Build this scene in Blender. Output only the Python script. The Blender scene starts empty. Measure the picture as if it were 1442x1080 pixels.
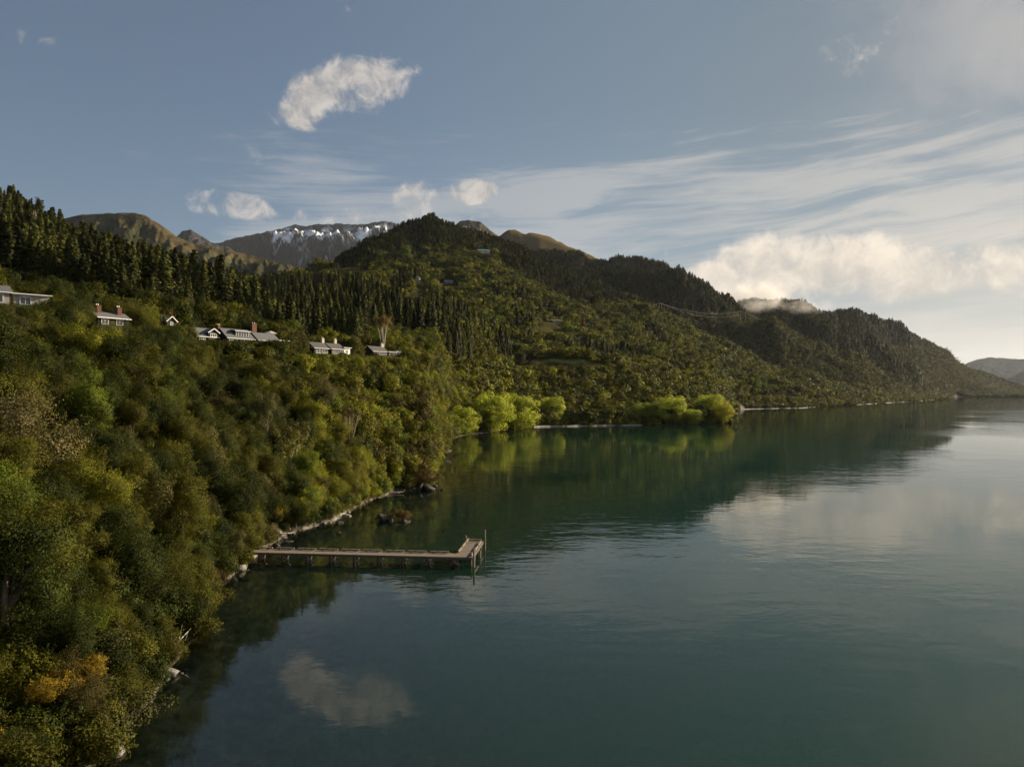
import bpy, math, random
import numpy as np

# ------------------------------------------------------------------ camera, world, sun, exposure
SC = bpy.context.scene
COL = SC.collection
CAM_H = 22.0            # drone height over the lake (m)
F = 1000.0              # focal length in photo pixels
PX0, PY0 = 721.0, 551.5 # photo column of the view axis, photo row of the horizon
SUN_AZ = math.radians(58.0)     # clockwise from +Y (view direction) towards +X
SUN_EL = math.radians(20.0)
SUN_DIR = (math.sin(SUN_AZ) * math.cos(SUN_EL), math.cos(SUN_AZ) * math.cos(SUN_EL), math.sin(SUN_EL))
EXPOSURE = 1.16

cam_data = bpy.data.cameras.new("camera")
cam = bpy.data.objects.new("camera", cam_data)
COL.objects.link(cam)
cam.location = (0, 0, CAM_H)
cam.rotation_euler = (math.radians(90), 0, 0)
cam_data.sensor_width = 36.0
cam_data.lens = F / 1442.0 * 36.0
cam_data.shift_y = -(540.0 - PY0) / 1442.0 * 1.0
cam_data.clip_start = 0.5
cam_data.clip_end = 80000.0
SC.camera = cam
SC.cycles.use_denoising = True
SC.cycles.max_bounces = 6
SC.cycles.diffuse_bounces = 3
SC.cycles.glossy_bounces = 3
SC.cycles.transmission_bounces = 3
SC.cycles.transparent_max_bounces = 8
SC.cycles.volume_bounces = 0
SC.cycles.volume_max_steps = 256
SC.view_settings.view_transform = 'Standard'
SC.view_settings.look = 'None'
SC.view_settings.exposure = EXPOSURE
SC.view_settings.gamma = 1.0
SC.view_settings.use_curve_mapping = False


class Nodes:
    """Short hand for shader node trees."""
    def __init__(self, tree):
        self.t = tree
        self.n = tree.nodes
        self.l = tree.links
    def new(self, kind, **kw):
        nd = self.n.new(kind)
        for k, v in kw.items():
            setattr(nd, k, v)
        return nd
    def put(self, sock, v):
        if v is None:
            return
        if hasattr(v, 'is_linked') or isinstance(v, bpy.types.NodeSocket):
            self.l.new(v, sock)
        else:
            if isinstance(v, (tuple, list)) and len(v) == 3 and sock.type == 'RGBA':
                v = (*v, 1.0)
            sock.default_value = v
    def math(self, op, a, b=None, c=None, clamp=False):
        nd = self.new('ShaderNodeMath', operation=op, use_clamp=clamp)
        self.put(nd.inputs[0], a); self.put(nd.inputs[1], b); self.put(nd.inputs[2], c)
        return nd.outputs[0]
    def vmath(self, op, a, b=None, scale=None):
        nd = self.new('ShaderNodeVectorMath', operation=op)
        self.put(nd.inputs[0], a); self.put(nd.inputs[1], b)
        if scale is not None:
            self.put(nd.inputs['Scale'], scale)
        return nd.outputs['Value'] if op in ('LENGTH', 'DOT_PRODUCT', 'DISTANCE') else nd.outputs[0]
    def smooth(self, x, lo, hi, a=0.0, b=1.0):
        nd = self.new('ShaderNodeMapRange', interpolation_type='SMOOTHSTEP')
        self.put(nd.inputs['Value'], x)
        self.put(nd.inputs['From Min'], lo); self.put(nd.inputs['From Max'], hi)
        self.put(nd.inputs['To Min'], a); self.put(nd.inputs['To Max'], b)
        return nd.outputs['Result']
    def xyz(self, x, y, z):
        nd = self.new('ShaderNodeCombineXYZ')
        self.put(nd.inputs[0], x); self.put(nd.inputs[1], y); self.put(nd.inputs[2], z)
        return nd.outputs[0]
    def noise(self, vec, scale, detail=4.0, rough=0.55, dist=0.0, col=False, lac=2.0):
        nd = self.new('ShaderNodeTexNoise')
        self.put(nd.inputs['Vector'], vec)
        self.put(nd.inputs['Scale'], scale); self.put(nd.inputs['Detail'], detail)
        self.put(nd.inputs['Roughness'], rough); self.put(nd.inputs['Distortion'], dist)
        self.put(nd.inputs['Lacunarity'], lac)
        return nd.outputs['Color'] if col else nd.outputs['Fac']
    def mix(self, fac, a, b, blend='MIX'):
        nd = self.new('ShaderNodeMix', data_type='RGBA', blend_type=blend)
        self.put(nd.inputs[0], fac); self.put(nd.inputs[6], a); self.put(nd.inputs[7], b)
        return nd.outputs[2]


def build_world():
    w = bpy.data.worlds.new("World")
    SC.world = w
    w.use_nodes = True
    N = Nodes(w.node_tree)
    N.n.clear()
    out = N.new('ShaderNodeOutputWorld')
    bg = N.new('ShaderNodeBackground')
    bg.inputs['Strength'].default_value = 0.055
    sky = N.new('ShaderNodeTexSky', sky_type='NISHITA')
    sky.sun_disc = False
    sky.sun_elevation = SUN_EL
    sky.sun_rotation = SUN_AZ
    sky.altitude = 400
    sky.air_density = 1.0
    sky.dust_density = 1.0
    sky.ozone_density = 1.0
    tc = N.new('ShaderNodeTexCoord')
    sep = N.new('ShaderNodeSeparateXYZ')
    N.l.new(tc.outputs['Generated'], sep.inputs[0])
    dx, dy, dz = sep.outputs
    az = N.math('ARCTAN2', dx, dy)
    hor = N.math('SQRT', N.math('ADD', N.math('MULTIPLY', dx, dx), N.math('MULTIPLY', dy, dy)))
    el = N.math('DIVIDE', dz, N.math('MAXIMUM', hor, 0.05))     # tangent of the elevation
    # muted, hazy blue
    base = N.vmath('SCALE', N.mix(0.30, sky.outputs[0], (2.0, 2.15, 2.35)), scale=0.66)
    base = N.mix(1.0, base, (0.90, 1.04, 1.16), 'MULTIPLY')
    air = N.mix(N.smooth(el, 0.05, 0.2), N.mix(N.smooth(az, 0.1, 0.6), (2.0, 2.65, 3.15), (3.6, 3.6, 3.4)), N.mix(N.smooth(el, 0.18, 0.42), (1.75, 2.4, 2.9), (1.3, 1.8, 2.25)))
    base = N.mix(N.smooth(az, -0.35, 0.45, 0.15, 0.88), base, air)
    # ---- high cirrus: long streaks that rise a little to the east
    warp = N.noise(N.xyz(N.math('MULTIPLY', az, 1.5), N.math('MULTIPLY', el, 3.0), 3.1), 1.6, 2.0, 0.5, col=True)
    wv = N.vmath('SCALE', N.vmath('SUBTRACT', warp, (0.5, 0.5, 0.5)), scale=0.34)
    wsep = N.new('ShaderNodeSeparateXYZ'); N.l.new(wv, wsep.inputs[0])
    sa = N.math('ADD', az, wsep.outputs[0])
    se = N.math('ADD', N.math('SUBTRACT', el, N.math('MULTIPLY', az, 0.055)), N.math('MULTIPLY', wsep.outputs[1], 0.22))
    str1 = N.noise(N.xyz(N.math('MULTIPLY', sa, 2.3), N.math('MULTIPLY', se, 17.0), 0.0), 1.0, 8.0, 0.62, 0.35)
    sa2 = N.math('ADD', sa, N.math('MULTIPLY', el, 2.2))
    str2 = N.noise(N.xyz(N.math('MULTIPLY', sa2, 3.0), N.math('MULTIPLY', se, 42.0), 7.7), 1.0, 6.0, 0.65, 0.2)
    band = N.math('MULTIPLY', N.smooth(el, 0.12, 0.2), N.smooth(el, 0.29, 0.41, 1.0, 0.0))
    side = N.smooth(az, -0.62, -0.18, 0.2, 1.0)
    cov = N.math('MULTIPLY', band, side)
    raw = N.math('ADD', N.math('MULTIPLY', str1, 0.60), N.math('MULTIPLY', str2, 0.40))
    thr = N.math('SUBTRACT', N.math('SUBTRACT', 0.675, N.math('MULTIPLY', cov, 0.262)), N.math('MULTIPLY', N.smooth(az, -0.40, -0.22), N.smooth(az, -0.02, 0.2, 0.065, 0.0)))
    cir = N.smooth(N.math('SUBTRACT', raw, thr), 0.0, 0.15)
    # faint veil lower down and everywhere near the eastern horizon
    lowv = N.math('MULTIPLY', N.smooth(el, 0.30, 0.06), N.smooth(az, 0.0, 0.6))
    cir = N.math('ADD', N.math('MULTIPLY', cir, 0.62), N.math('MULTIPLY', lowv, N.smooth(raw, 0.36, 0.58, 0.05, 0.75)), clamp=True)
    warm = N.smooth(az, -0.25, 0.6)
    cir_col = N.mix(warm, (3.6, 3.75, 3.9), (5.0, 4.75, 4.4))
    col = N.mix(cir, base, cir_col)
    # thin high veil over the eastern half
    veil = N.math('MULTIPLY', N.smooth(az, 0.1, 0.75), N.smooth(N.noise(N.xyz(sa, N.math('MULTIPLY', el, 2.0), 2.0), 2.2, 5.0, 0.6), 0.3, 0.75))
    col = N.mix(N.math('MULTIPLY', veil, 0.25), col, (3.5, 3.4, 3.3))
    # ---- single cumulus scraps and the low bank: (photo col, row, half length, half height, tilt deg, strength, softness)
    fb = N.noise(N.xyz(az, el, 1.3), 9.0, 9.0, 0.62, 0.6)
    fb2 = N.noise(N.xyz(az, N.math('MULTIPLY', el, 0.8), 5.3), 30.0, 9.0, 0.66, 0.5)
    fbm = N.math('ADD', N.math('MULTIPLY', fb, 0.62), N.math('MULTIPLY', fb2, 0.38))
    fb3 = N.noise(N.xyz(N.math('MULTIPLY', az, 0.75), el, 9.1), 6.0, 9.0, 0.56, 0.3)
    scraps = [
        (492, 122, 88, 38, 24, 1.0), (416, 162, 55, 20, 10, 0.75), (540, 110, 45, 30, 40, 0.85),
        (489, 34, 12, 36, -18, 0.6), (362, 97, 12, 16, -30, 0.4), (810, 122, 9, 18, -35, 0.75),
        (50, 57, 40, 11, 5, 0.3), (1215, 58, 55, 48, -20, 0.5),
        (578, 285, 34, 32, -25, 0.9), (662, 270, 34, 15, 5, 0.9), (500, 303, 75, 12, 6, 0.7),
        (962, 349, 30, 16, 25, 0.75), (690, 316, 26, 14, 0, 0.7), (340, 290, 95, 17, -3, 0.45),
    ]
    dens = None
    for (cx, cy, a, b, tilt, k) in scraps:
        u = (cx - PX0) / F
        ca = math.atan(u); ce = (PY0 - cy) / F * math.cos(ca)
        sx = a / F * math.cos(ca) ** 2; sy = b / F * math.cos(ca)
        t = math.radians(tilt)
        A = N.math('SUBTRACT', az, ca); E = N.math('SUBTRACT', el, ce)
        p = N.math('DIVIDE', N.math('ADD', N.math('MULTIPLY', A, math.cos(t)), N.math('MULTIPLY', E, math.sin(t))), sx)
        q = N.math('DIVIDE', N.math('SUBTRACT', N.math('MULTIPLY', E, math.cos(t)), N.math('MULTIPLY', A, math.sin(t))), sy)
        r2 = N.math('ADD', N.math('MULTIPLY', p, p), N.math('MULTIPLY', q, q))
        m = N.math('MULTIPLY', N.smooth(r2, 2.2, 0.0), k)
        dens = m if dens is None else N.math('MAXIMUM', dens, m)
    scr = N.smooth(N.math('ADD', N.math('MULTIPLY', N.math('SUBTRACT', fbm, 0.5), 3.4), N.math('SUBTRACT', N.math('MULTIPLY', dens, 0.54), 0.22)), 0.0, 0.52)
    scr = N.math('MULTIPLY', scr, N.smooth(dens, 0.0, 0.3))
    scr_col = N.mix(N.smooth(fb2, 0.35, 0.65), (3.3, 3.15, 3.05), (5.7, 5.2, 4.7))
    col = N.mix(N.math('MULTIPLY', scr, 0.85), col, scr_col)
    # high cloud in the north-east corner
    ne = N.math('MULTIPLY', N.smooth(az, 0.38, 0.68), N.smooth(el, 0.22, 0.42))
    nec = N.math('MULTIPLY', ne, N.smooth(N.math('ADD', N.math('MULTIPLY', fb3, 0.6), N.math('MULTIPLY', fbm, 0.4)), 0.42, 0.62))
    col = N.mix(N.math('MULTIPLY', nec, 0.75), col, (4.3, 4.05, 3.85))
    # low bank of cumulus that lies on the far ridge and runs on to the east
    puffs = [(1010, 396, 60, 30, 1.0), (1085, 380, 90, 46, 1.0), (1180, 372, 100, 44, 1.0), (1290, 388, 105, 36, 0.95), (1410, 376, 90, 36, 0.85), (1560, 372, 150, 50, 1.0), (1780, 372, 220, 52, 0.9)]
    bd = None; low = None
    for (cx, cy, a, b, k) in puffs:
        u = (cx - PX0) / F
        ca = math.atan(u); ce = (PY0 - cy) / F * math.cos(ca)
        p = N.math('DIVIDE', N.math('SUBTRACT', az, ca), a / F * math.cos(ca) ** 2)
        q = N.math('DIVIDE', N.math('SUBTRACT', el, ce), b / F * math.cos(ca))
        r2 = N.math('ADD', N.math('MULTIPLY', p, p), N.math('MULTIPLY', q, q))
        m = N.math('MULTIPLY', N.smooth(r2, 2.1, 0.0), k)
        bd = m if bd is None else N.math('MAXIMUM', bd, m)
    bn = N.math('ADD', N.math('MULTIPLY', N.math('SUBTRACT', fb3, 0.5), 0.9), N.math('MULTIPLY', N.math('SUBTRACT', fbm, 0.5), 1.1))
    bn = N.math('ADD', bn, N.math('MULTIPLY', N.math('SUBTRACT', fb2, 0.5), 0.5))
    bank = N.smooth(N.math('ADD', bd, bn), 0.22, 0.85)
    core = N.math('ADD', N.math('MULTIPLY', bn, 1.2), N.math('MULTIPLY', N.math('SUBTRACT', el, 0.135), 3.2))
    bank_col = N.mix(N.smooth(core, -0.36, 0.34), (4.3, 3.95, 3.55), (8.3, 7.1, 5.8))
    col = N.mix(N.math('MULTIPLY', bank, 0.86), col, bank_col)
    N.l.new(col, bg.inputs['Color'])
    N.l.new(bg.outputs[0], out.inputs['Surface'])


build_world()

sun_data = bpy.data.lights.new("sun", 'SUN')
sun_data.energy = 5.0
sun_data.angle = math.radians(0.5)
sun_data.color = (1.0, 0.83, 0.60)
sun = bpy.data.objects.new("sun", sun_data)
COL.objects.link(sun)
sun.location = (400, 100, 300)
from mathutils import Vector
sun.rotation_euler = Vector(SUN_DIR).to_track_quat('Z', 'Y').to_euler()

# ------------------------------------------------------------------ small helpers
rng = np.random.default_rng(7)
random.seed(7)


def tag(o, label=None, cat=None, group=None, kind=None):
    if label: o['label'] = label
    if cat: o['category'] = cat
    if group: o['group'] = group
    if kind: o['kind'] = kind
    return o


def link(name, mesh, parent=None, mat=None, kind=None):
    o = bpy.data.objects.new(name, mesh)
    COL.objects.link(o)
    if mat is not None and len(mesh.materials) == 0:
        mesh.materials.append(mat)
    if parent is not None: o.parent = parent
    if kind: o['kind'] = kind
    return o


def empty(name, loc, rz=0.0, label=None, cat=None, group=None):
    o = bpy.data.objects.new(name, None)
    COL.objects.link(o)
    o.location = loc
    o.rotation_euler = (0, 0, rz)
    o.empty_display_size = 0.5
    return tag(o, label, cat, group)


def quads_mesh(name, V, Q, smooth=False, mats=None, mat_idx=None):
    """Fast mesh from an (n,3) vertex array and an (m,4) quad array."""
    me = bpy.data.meshes.new(name)
    V = np.ascontiguousarray(V, dtype=np.float32)
    Q = np.ascontiguousarray(Q, dtype=np.int32)
    me.vertices.add(len(V)); me.vertices.foreach_set('co', V.ravel())
    me.loops.add(Q.size); me.loops.foreach_set('vertex_index', Q.ravel())
    me.polygons.add(len(Q))
    me.polygons.foreach_set('loop_start', np.arange(0, Q.size, Q.shape[1], dtype=np.int32))
    me.polygons.foreach_set('loop_total', np.full(len(Q), Q.shape[1], dtype=np.int32))
    if smooth: me.polygons.foreach_set('use_smooth', np.ones(len(Q), dtype=bool))
    for m in mats or []: me.materials.append(m)
    if mat_idx is not None: me.polygons.foreach_set('material_index', np.ascontiguousarray(mat_idx, dtype=np.int32))
    me.update(calc_edges=True)
    return me


class MB:
    """Collects boxes, bars, tubes and prisms into one mesh."""
    def __init__(self):
        self.v = []; self.f = []
    def add(self, vs, fs):
        b = len(self.v)
        self.v += [tuple(p) for p in vs]
        self.f += [tuple(b + i for i in f) for f in fs]
        return self
    def box(self, c, s, rz=0.0):
        x, y, z = c; a, b, h = s[0] / 2, s[1] / 2, s[2] / 2
        co, si = math.cos(rz), math.sin(rz)
        P = [(i * a, j * b, k * h) for k in (-1, 1) for i, j in ((-1, -1), (1, -1), (1, 1), (-1, 1))]
        P = [(x + p[0] * co - p[1] * si, y + p[0] * si + p[1] * co, z + p[2]) for p in P]
        return self.add(P, [(3, 2, 1, 0), (4, 5, 6, 7), (0, 1, 5, 4), (1, 2, 6, 5), (2, 3, 7, 6), (3, 0, 4, 7)])
    def tube(self, pts, rad, n=7, cap=True):
        P = [Vector(p) for p in pts]
        R = rad if hasattr(rad, '__len__') else [rad] * len(P)
        rings = []
        for i, p in enumerate(P):
            d = (P[min(i + 1, len(P) - 1)] - P[max(i - 1, 0)])
            d.normalize()
            u = d.cross(Vector((0, 0, 1)))
            if u.length < 0.1: u = d.cross(Vector((1, 0, 0)))
            u.normalize(); w = d.cross(u)
            rings.append([p + (u * math.cos(2 * math.pi * k / n) + w * math.sin(2 * math.pi * k / n)) * R[i] for k in range(n)])
        vs = [q for r in rings for q in r]
        fs = []
        for i in range(len(P) - 1):
            for k in range(n):
                a, b = i * n + k, i * n + (k + 1) % n
                fs.append((a, a + n, b + n, b))
        if cap:
            fs.append(tuple(range(n))); fs.append(tuple(reversed(range((len(P) - 1) * n, len(P) * n))))
        return self.add(vs, fs)
    def bar(self, a, b, w, h):
        a, b = Vector(a), Vector(b); d = (b - a).normalized()
        u = d.cross(Vector((0, 0, 1)))
        if u.length < 0.05: u = Vector((1, 0, 0))
        u.normalize(); v = u.cross(d)
        vs = [p + u * (i * w / 2) + v * (j * h / 2) for p in (a, b) for i, j in ((-1, -1), (1, -1), (1, 1), (-1, 1))]
        return self.add(vs, [(0, 1, 2, 3), (7, 6, 5, 4), (0, 4, 5, 1), (1, 5, 6, 2), (2, 6, 7, 3), (3, 7, 4, 0)])
    def mesh(self, name, mat=None, smooth=False):
        me = bpy.data.meshes.new(name)
        me.from_pydata([tuple(p) for p in self.v], [], self.f)
        if mat: me.materials.append(mat)
        if smooth: me.polygons.foreach_set('use_smooth', np.ones(len(me.polygons), dtype=bool))
        me.update()
        return me
    def build(self, name, mat, parent=None, smooth=False, kind=None):
        return link(name, self.mesh(name, mat, smooth), parent, None, kind)


# numpy value noise
_perm = np.random.default_rng(3).random((256, 256)).astype(np.float32)


def vnoise(x, y):
    xi = np.floor(x).astype(np.int64); yi = np.floor(y).astype(np.int64)
    fx = x - xi; fy = y - yi
    fx = fx * fx * fx * (fx * (fx * 6 - 15) + 10); fy = fy * fy * fy * (fy * (fy * 6 - 15) + 10)
    a = _perm[xi & 255, yi & 255]; b = _perm[(xi + 1) & 255, yi & 255]
    c = _perm[xi & 255, (yi + 1) & 255]; d = _perm[(xi + 1) & 255, (yi + 1) & 255]
    return (a * (1 - fx) + b * fx) * (1 - fy) + (c * (1 - fx) + d * fx) * fy - 0.5


def fbm2(x, y, octv=4, gain=0.5):
    s = 0.0; amp = 1.0
    for o in range(octv):
        s = s + amp * vnoise(x * 2 ** o + 17.3 * o, y * 2 ** o + 5.1 * o)
        amp *= gain
    return s


def ridged2(x, y, octv=4, gain=0.5):
    s = 0.0; amp = 1.0
    for o in range(octv):
        s = s + amp * (0.5 - 2 * np.abs(vnoise(x * 2 ** o + 11.3 * o, y * 2 ** o + 3.7 * o)))
        amp *= gain
    return s


def hz(y, Z):
    """Height that shows at photo row y when it stands Z metres ahead."""
    return CAM_H + (PY0 - y) * Z / F


# ------------------------------------------------------------------ materials
def new_mat(name):
    m = bpy.data.materials.new(name)
    m.use_nodes = True
    N = Nodes(m.node_tree)
    N.n.clear()
    out = N.new('ShaderNodeOutputMaterial')
    return m, N, out


def leaf_mat(name, trans, noise_scale, spread=0.5, rough=0.6):
    m, N, out = new_mat(name)
    at = N.new('ShaderNodeAttribute', attribute_type='INSTANCER', attribute_name='tint')
    oi = N.new('ShaderNodeObjectInfo')
    tc = N.new('ShaderNodeTexCoord')
    off = N.vmath('ADD', tc.outputs['Object'], N.vmath('SCALE', (31.0, 17.0, 7.0), scale=oi.outputs['Random']))
    n1 = N.noise(off, noise_scale, 3.0, 0.6)
    n2 = N.noise(off, noise_scale * 6.0, 2.0, 0.5)
    f = N.math('MULTIPLY', N.smooth(n1, 0.25, 0.75, 1.0 - spread, 1.0 + spread), N.smooth(n2, 0.2, 0.8, 0.8, 1.2))
    c = N.vmath('SCALE', at.outputs['Color'], scale=f)
    # yellower and greener leaves in the same crown
    c = N.mix(N.smooth(n2, 0.45, 0.8, 0.0, 0.35), c, N.mix(1.0, c, (1.35, 1.15, 0.6), 'MULTIPLY'))
    dif = N.new('ShaderNodeBsdfPrincipled')
    dif.inputs['Roughness'].default_value = rough
    dif.inputs['Specular IOR Level'].default_value = 0.06
    N.l.new(c, dif.inputs['Base Color'])
    tr = N.new('ShaderNodeBsdfTranslucent')
    N.l.new(N.mix(1.0, c, (1.25, 1.2, 0.55), 'MULTIPLY'), tr.inputs['Color'])
    mx = N.new('ShaderNodeMixShader'); mx.inputs[0].default_value = trans
    N.l.new(dif.outputs[0], mx.inputs[1]); N.l.new(tr.outputs[0], mx.inputs[2])
    N.l.new(mx.outputs[0], out.inputs['Surface'])
    return m


def rough_mat(name, c1, c2, scale, rough=0.85, bump=0.3, detail=6.0, coord='Object', spec=0.3, stretch=None, dist=0.02):
    m, N, out = new_mat(name)
    tc = N.new('ShaderNodeTexCoord')
    vec = tc.outputs[coord]
    if stretch: vec = N.vmath('MULTIPLY', vec, stretch)
    n = N.noise(vec, scale, detail, 0.6)
    p = N.new('ShaderNodeBsdfPrincipled')
    p.inputs['Roughness'].default_value = rough
    p.inputs['Specular IOR Level'].default_value = spec
    N.l.new(N.mix(N.smooth(n, 0.3, 0.7), c1, c2), p.inputs['Base Color'])
    if bump:
        b = N.new('ShaderNodeBump'); b.inputs['Strength'].default_value = bump; b.inputs['Distance'].default_value = dist
        N.l.new(n, b.inputs['Height']); N.l.new(b.outputs[0], p.inputs['Normal'])
    N.l.new(p.outputs[0], out.inputs['Surface'])
    return m


def ground_mat(name, scale, bump, dist):
    """Colour attribute (soil, tussock, shingle, rock, snow) with grain over it."""
    m, N, out = new_mat(name)
    at = N.new('ShaderNodeAttribute', attribute_name='soil')
    geo = N.new('ShaderNodeNewGeometry')
    n = N.noise(geo.outputs['Position'], scale, 8.0, 0.62)
    n2 = N.noise(geo.outputs['Position'], scale * 7.3, 5.0, 0.6)
    c = N.vmath('SCALE', at.outputs['Color'], scale=N.math('MULTIPLY', N.smooth(n, 0.25, 0.75, 0.6, 1.4), N.smooth(n2, 0.25, 0.75, 0.7, 1.3)))
    p = N.new('ShaderNodeBsdfPrincipled')
    p.inputs['Roughness'].default_value = 1.0
    p.inputs['Specular IOR Level'].default_value = 0.0
    N.l.new(c, p.inputs['Base Color'])
    b = N.new('ShaderNodeBump'); b.inputs['Strength'].default_value = bump; b.inputs['Distance'].default_value = dist
    N.l.new(N.math('ADD', n, N.math('MULTIPLY', n2, 0.3)), b.inputs['Height']); N.l.new(b.outputs[0], p.inputs['Normal'])
    N.l.new(p.outputs[0], out.inputs['Surface'])
    return m


M = {}
M['leaf'] = leaf_mat('leaf', 0.22, 0.45)
M['needle'] = leaf_mat('needle', 0.12, 0.25, 0.4)
M['willow'] = leaf_mat('willow_leaf', 0.38, 0.35, 0.3)
M['bark'] = rough_mat('bark', (0.05, 0.038, 0.025), (0.14, 0.11, 0.08), 6.0, stretch=(4, 4, 1))
M['pale_bark'] = rough_mat('pale_bark', (0.22, 0.18, 0.13), (0.42, 0.36, 0.28), 3.0, stretch=(4, 4, 1))
M['soil'] = ground_mat('soil', 0.35, 0.5, 0.3)
M['mountain'] = ground_mat('mountain_rock', 0.004, 0.9, 60.0)
M['deck'] = rough_mat('deck_timber', (0.10, 0.082, 0.060), (0.21, 0.172, 0.13), 3.0, stretch=(1, 9, 1), coord='Object')
M['pile'] = rough_mat('pile_timber', (0.045, 0.035, 0.026), (0.14, 0.11, 0.085), 5.0, stretch=(5, 5, 1))
M['rail'] = rough_mat('kerb_timber', (0.10, 0.08, 0.06), (0.26, 0.22, 0.17), 4.0)
M['rock'] = rough_mat('rock', (0.06, 0.055, 0.048), (0.21, 0.195, 0.17), 1.6, bump=0.8, dist=0.15)
M['dark_rock'] = rough_mat('dark_rock', (0.016, 0.014, 0.011), (0.055, 0.046, 0.038), 1.4, bump=0.8, dist=0.15)
M['shingle'] = rough_mat('shingle', (0.16, 0.15, 0.13), (0.30, 0.28, 0.25), 0.4, coord='Object', dist=0.1)
M['shore_stone'] = rough_mat('shore_stone', (0.05, 0.046, 0.04), (0.20, 0.185, 0.16), 0.9, bump=0.4, coord='Object')
M['driftwood'] = rough_mat('driftwood', (0.28, 0.25, 0.21), (0.5, 0.46, 0.4), 4.0)
M['white'] = rough_mat('white_paint', (0.70, 0.68, 0.64), (0.80, 0.78, 0.74), 3.0, bump=0.1)
M['dark_wall'] = rough_mat('dark_weatherboard', (0.016, 0.014, 0.013), (0.028, 0.025, 0.022), 2.0, stretch=(0.2, 0.2, 9))
M['cream_wall'] = rough_mat('cream_wall', (0.34, 0.31, 0.27), (0.44, 0.41, 0.36), 2.0)
M['roof_grey'] = rough_mat('grey_roof', (0.075, 0.078, 0.084), (0.13, 0.133, 0.14), 2.0, stretch=(1, 8, 1))
M['roof_dark'] = rough_mat('dark_roof', (0.05, 0.048, 0.048), (0.10, 0.095, 0.09), 2.0, stretch=(1, 8, 1))
M['roof_teal'] = rough_mat('teal_roof', (0.08, 0.22, 0.22), (0.14, 0.32, 0.31), 1.0)
M['brick'] = rough_mat('brick', (0.085, 0.036, 0.025), (0.15, 0.062, 0.042), 5.0)
M['stone_chimney'] = rough_mat('pale_stone', (0.4, 0.34, 0.26), (0.6, 0.52, 0.4), 4.0)
M['concrete'] = rough_mat('concrete', (0.4, 0.38, 0.35), (0.55, 0.53, 0.5), 1.5)
M['wire'] = rough_mat('wire', (0.35, 0.34, 0.33), (0.5, 0.49, 0.47), 1.0, bump=0)


def glass_mat():
    m, N, out = new_mat('window_glass')
    p = N.new('ShaderNodeBsdfPrincipled')
    p.inputs['Base Color'].default_value = (0.05, 0.055, 0.06, 1)
    p.inputs['Roughness'].default_value = 0.06
    p.inputs['Specular IOR Level'].default_value = 0.8
    N.l.new(p.outputs[0], out.inputs['Surface'])
    return m


M['glass'] = glass_mat()


def water_mat():
    m, N, out = new_mat('lake_water')
    at = N.new('ShaderNodeAttribute', attribute_name='depth')
    geo = N.new('ShaderNodeNewGeometry')
    pos = geo.outputs['Position']
    big = N.noise(pos, 0.012, 3.0, 0.5)
    w1 = N.noise(N.vmath('MULTIPLY', pos, (0.55, 1.0, 1.0)), 0.42, 3.0, 0.55, 0.4)
    w2 = N.noise(N.vmath('MULTIPLY', pos, (0.5, 1.0, 1.0)), 1.7, 3.0, 0.5, 0.2)
    w3 = N.noise(N.vmath('MULTIPLY', pos, (0.6, 1.0, 1.0)), 0.11, 2.0, 0.5)
    amp = N.smooth(big, 0.38, 0.62, 0.25, 1.5)
    hgt = N.math('MULTIPLY', N.math('ADD', N.math('ADD', N.math('MULTIPLY', w1, 0.030), N.math('MULTIPLY', w2, 0.005)), N.math('MULTIPLY', w3, 0.05)), amp)
    b = N.new('ShaderNodeBump'); b.inputs['Strength'].default_value = 1.0; b.inputs['Distance'].default_value = 1.0
    N.l.new(hgt, b.inputs['Height'])
    fr = N.new('ShaderNodeFresnel'); fr.inputs['IOR'].default_value = 1.5
    N.l.new(b.outputs[0], fr.inputs['Normal'])
    gl = N.new('ShaderNodeBsdfGlossy'); gl.inputs['Roughness'].default_value = 0.012
    N.l.new(b.outputs[0], gl.inputs['Normal'])
    deep = N.new('ShaderNodeBsdfDiffuse')
    opac = N.math('SUBTRACT', 1.0, N.math('POWER', 2.718, N.math('MULTIPLY', at.outputs['Fac'], -0.30)))
    far = N.math('SUBTRACT', 1.0, N.math('POWER', 2.718, N.math('MULTIPLY', at.outputs['Fac'], -0.10)))
    N.l.new(N.mix(far, (0.014, 0.026, 0.014), (0.0015, 0.036, 0.026)), deep.inputs['Color'])
    tr = N.new('ShaderNodeBsdfTransparent'); tr.inputs['Color'].default_value = (0.72, 0.8, 0.7, 1)
    body = N.new('ShaderNodeMixShader')
    N.l.new(opac, body.inputs[0]); N.l.new(tr.outputs[0], body.inputs[1]); N.l.new(deep.outputs[0], body.inputs[2])
    mx = N.new('ShaderNodeMixShader')
    N.l.new(fr.outputs[0], mx.inputs[0]); N.l.new(body.outputs[0], mx.inputs[1]); N.l.new(gl.outputs[0], mx.inputs[2])
    N.l.new(mx.outputs[0], out.inputs['Surface'])
    return m


M['water'] = water_mat()

# ------------------------------------------------------------------ terrain: one height field over (bearing, distance)
SHORE = [(-1500, 11), (-400, 21), (0, 35), (150, 43), (215, 51), (270, 63), (287, 79), (320, 83), (345, 89), (372, 99), (400, 108), (440, 116),
         (470, 121), (500, 135), (530, 147), (560, 157), (585, 158), (612, 165), (615, 225), (622, 250), (630, 262), (632, 322), (650, 355), (690, 385), (720, 420), (760, 442),
         (860, 458), (960, 472), (1000, 480), (1033, 495), (1037, 870), (1060, 895), (1130, 956), (1200, 1158), (1290, 1571), (1325, 2050), (1331, 2700), (1345, 2950),
         (1442, 3140), (1600, 3300), (2700, 3500)]
SH_X = np.array([p[0] for p in SHORE], float); SH_Z = np.array([p[1] for p in SHORE], float)


def shore_Z(px):
    return np.interp(px, SH_X, SH_Z)


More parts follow.
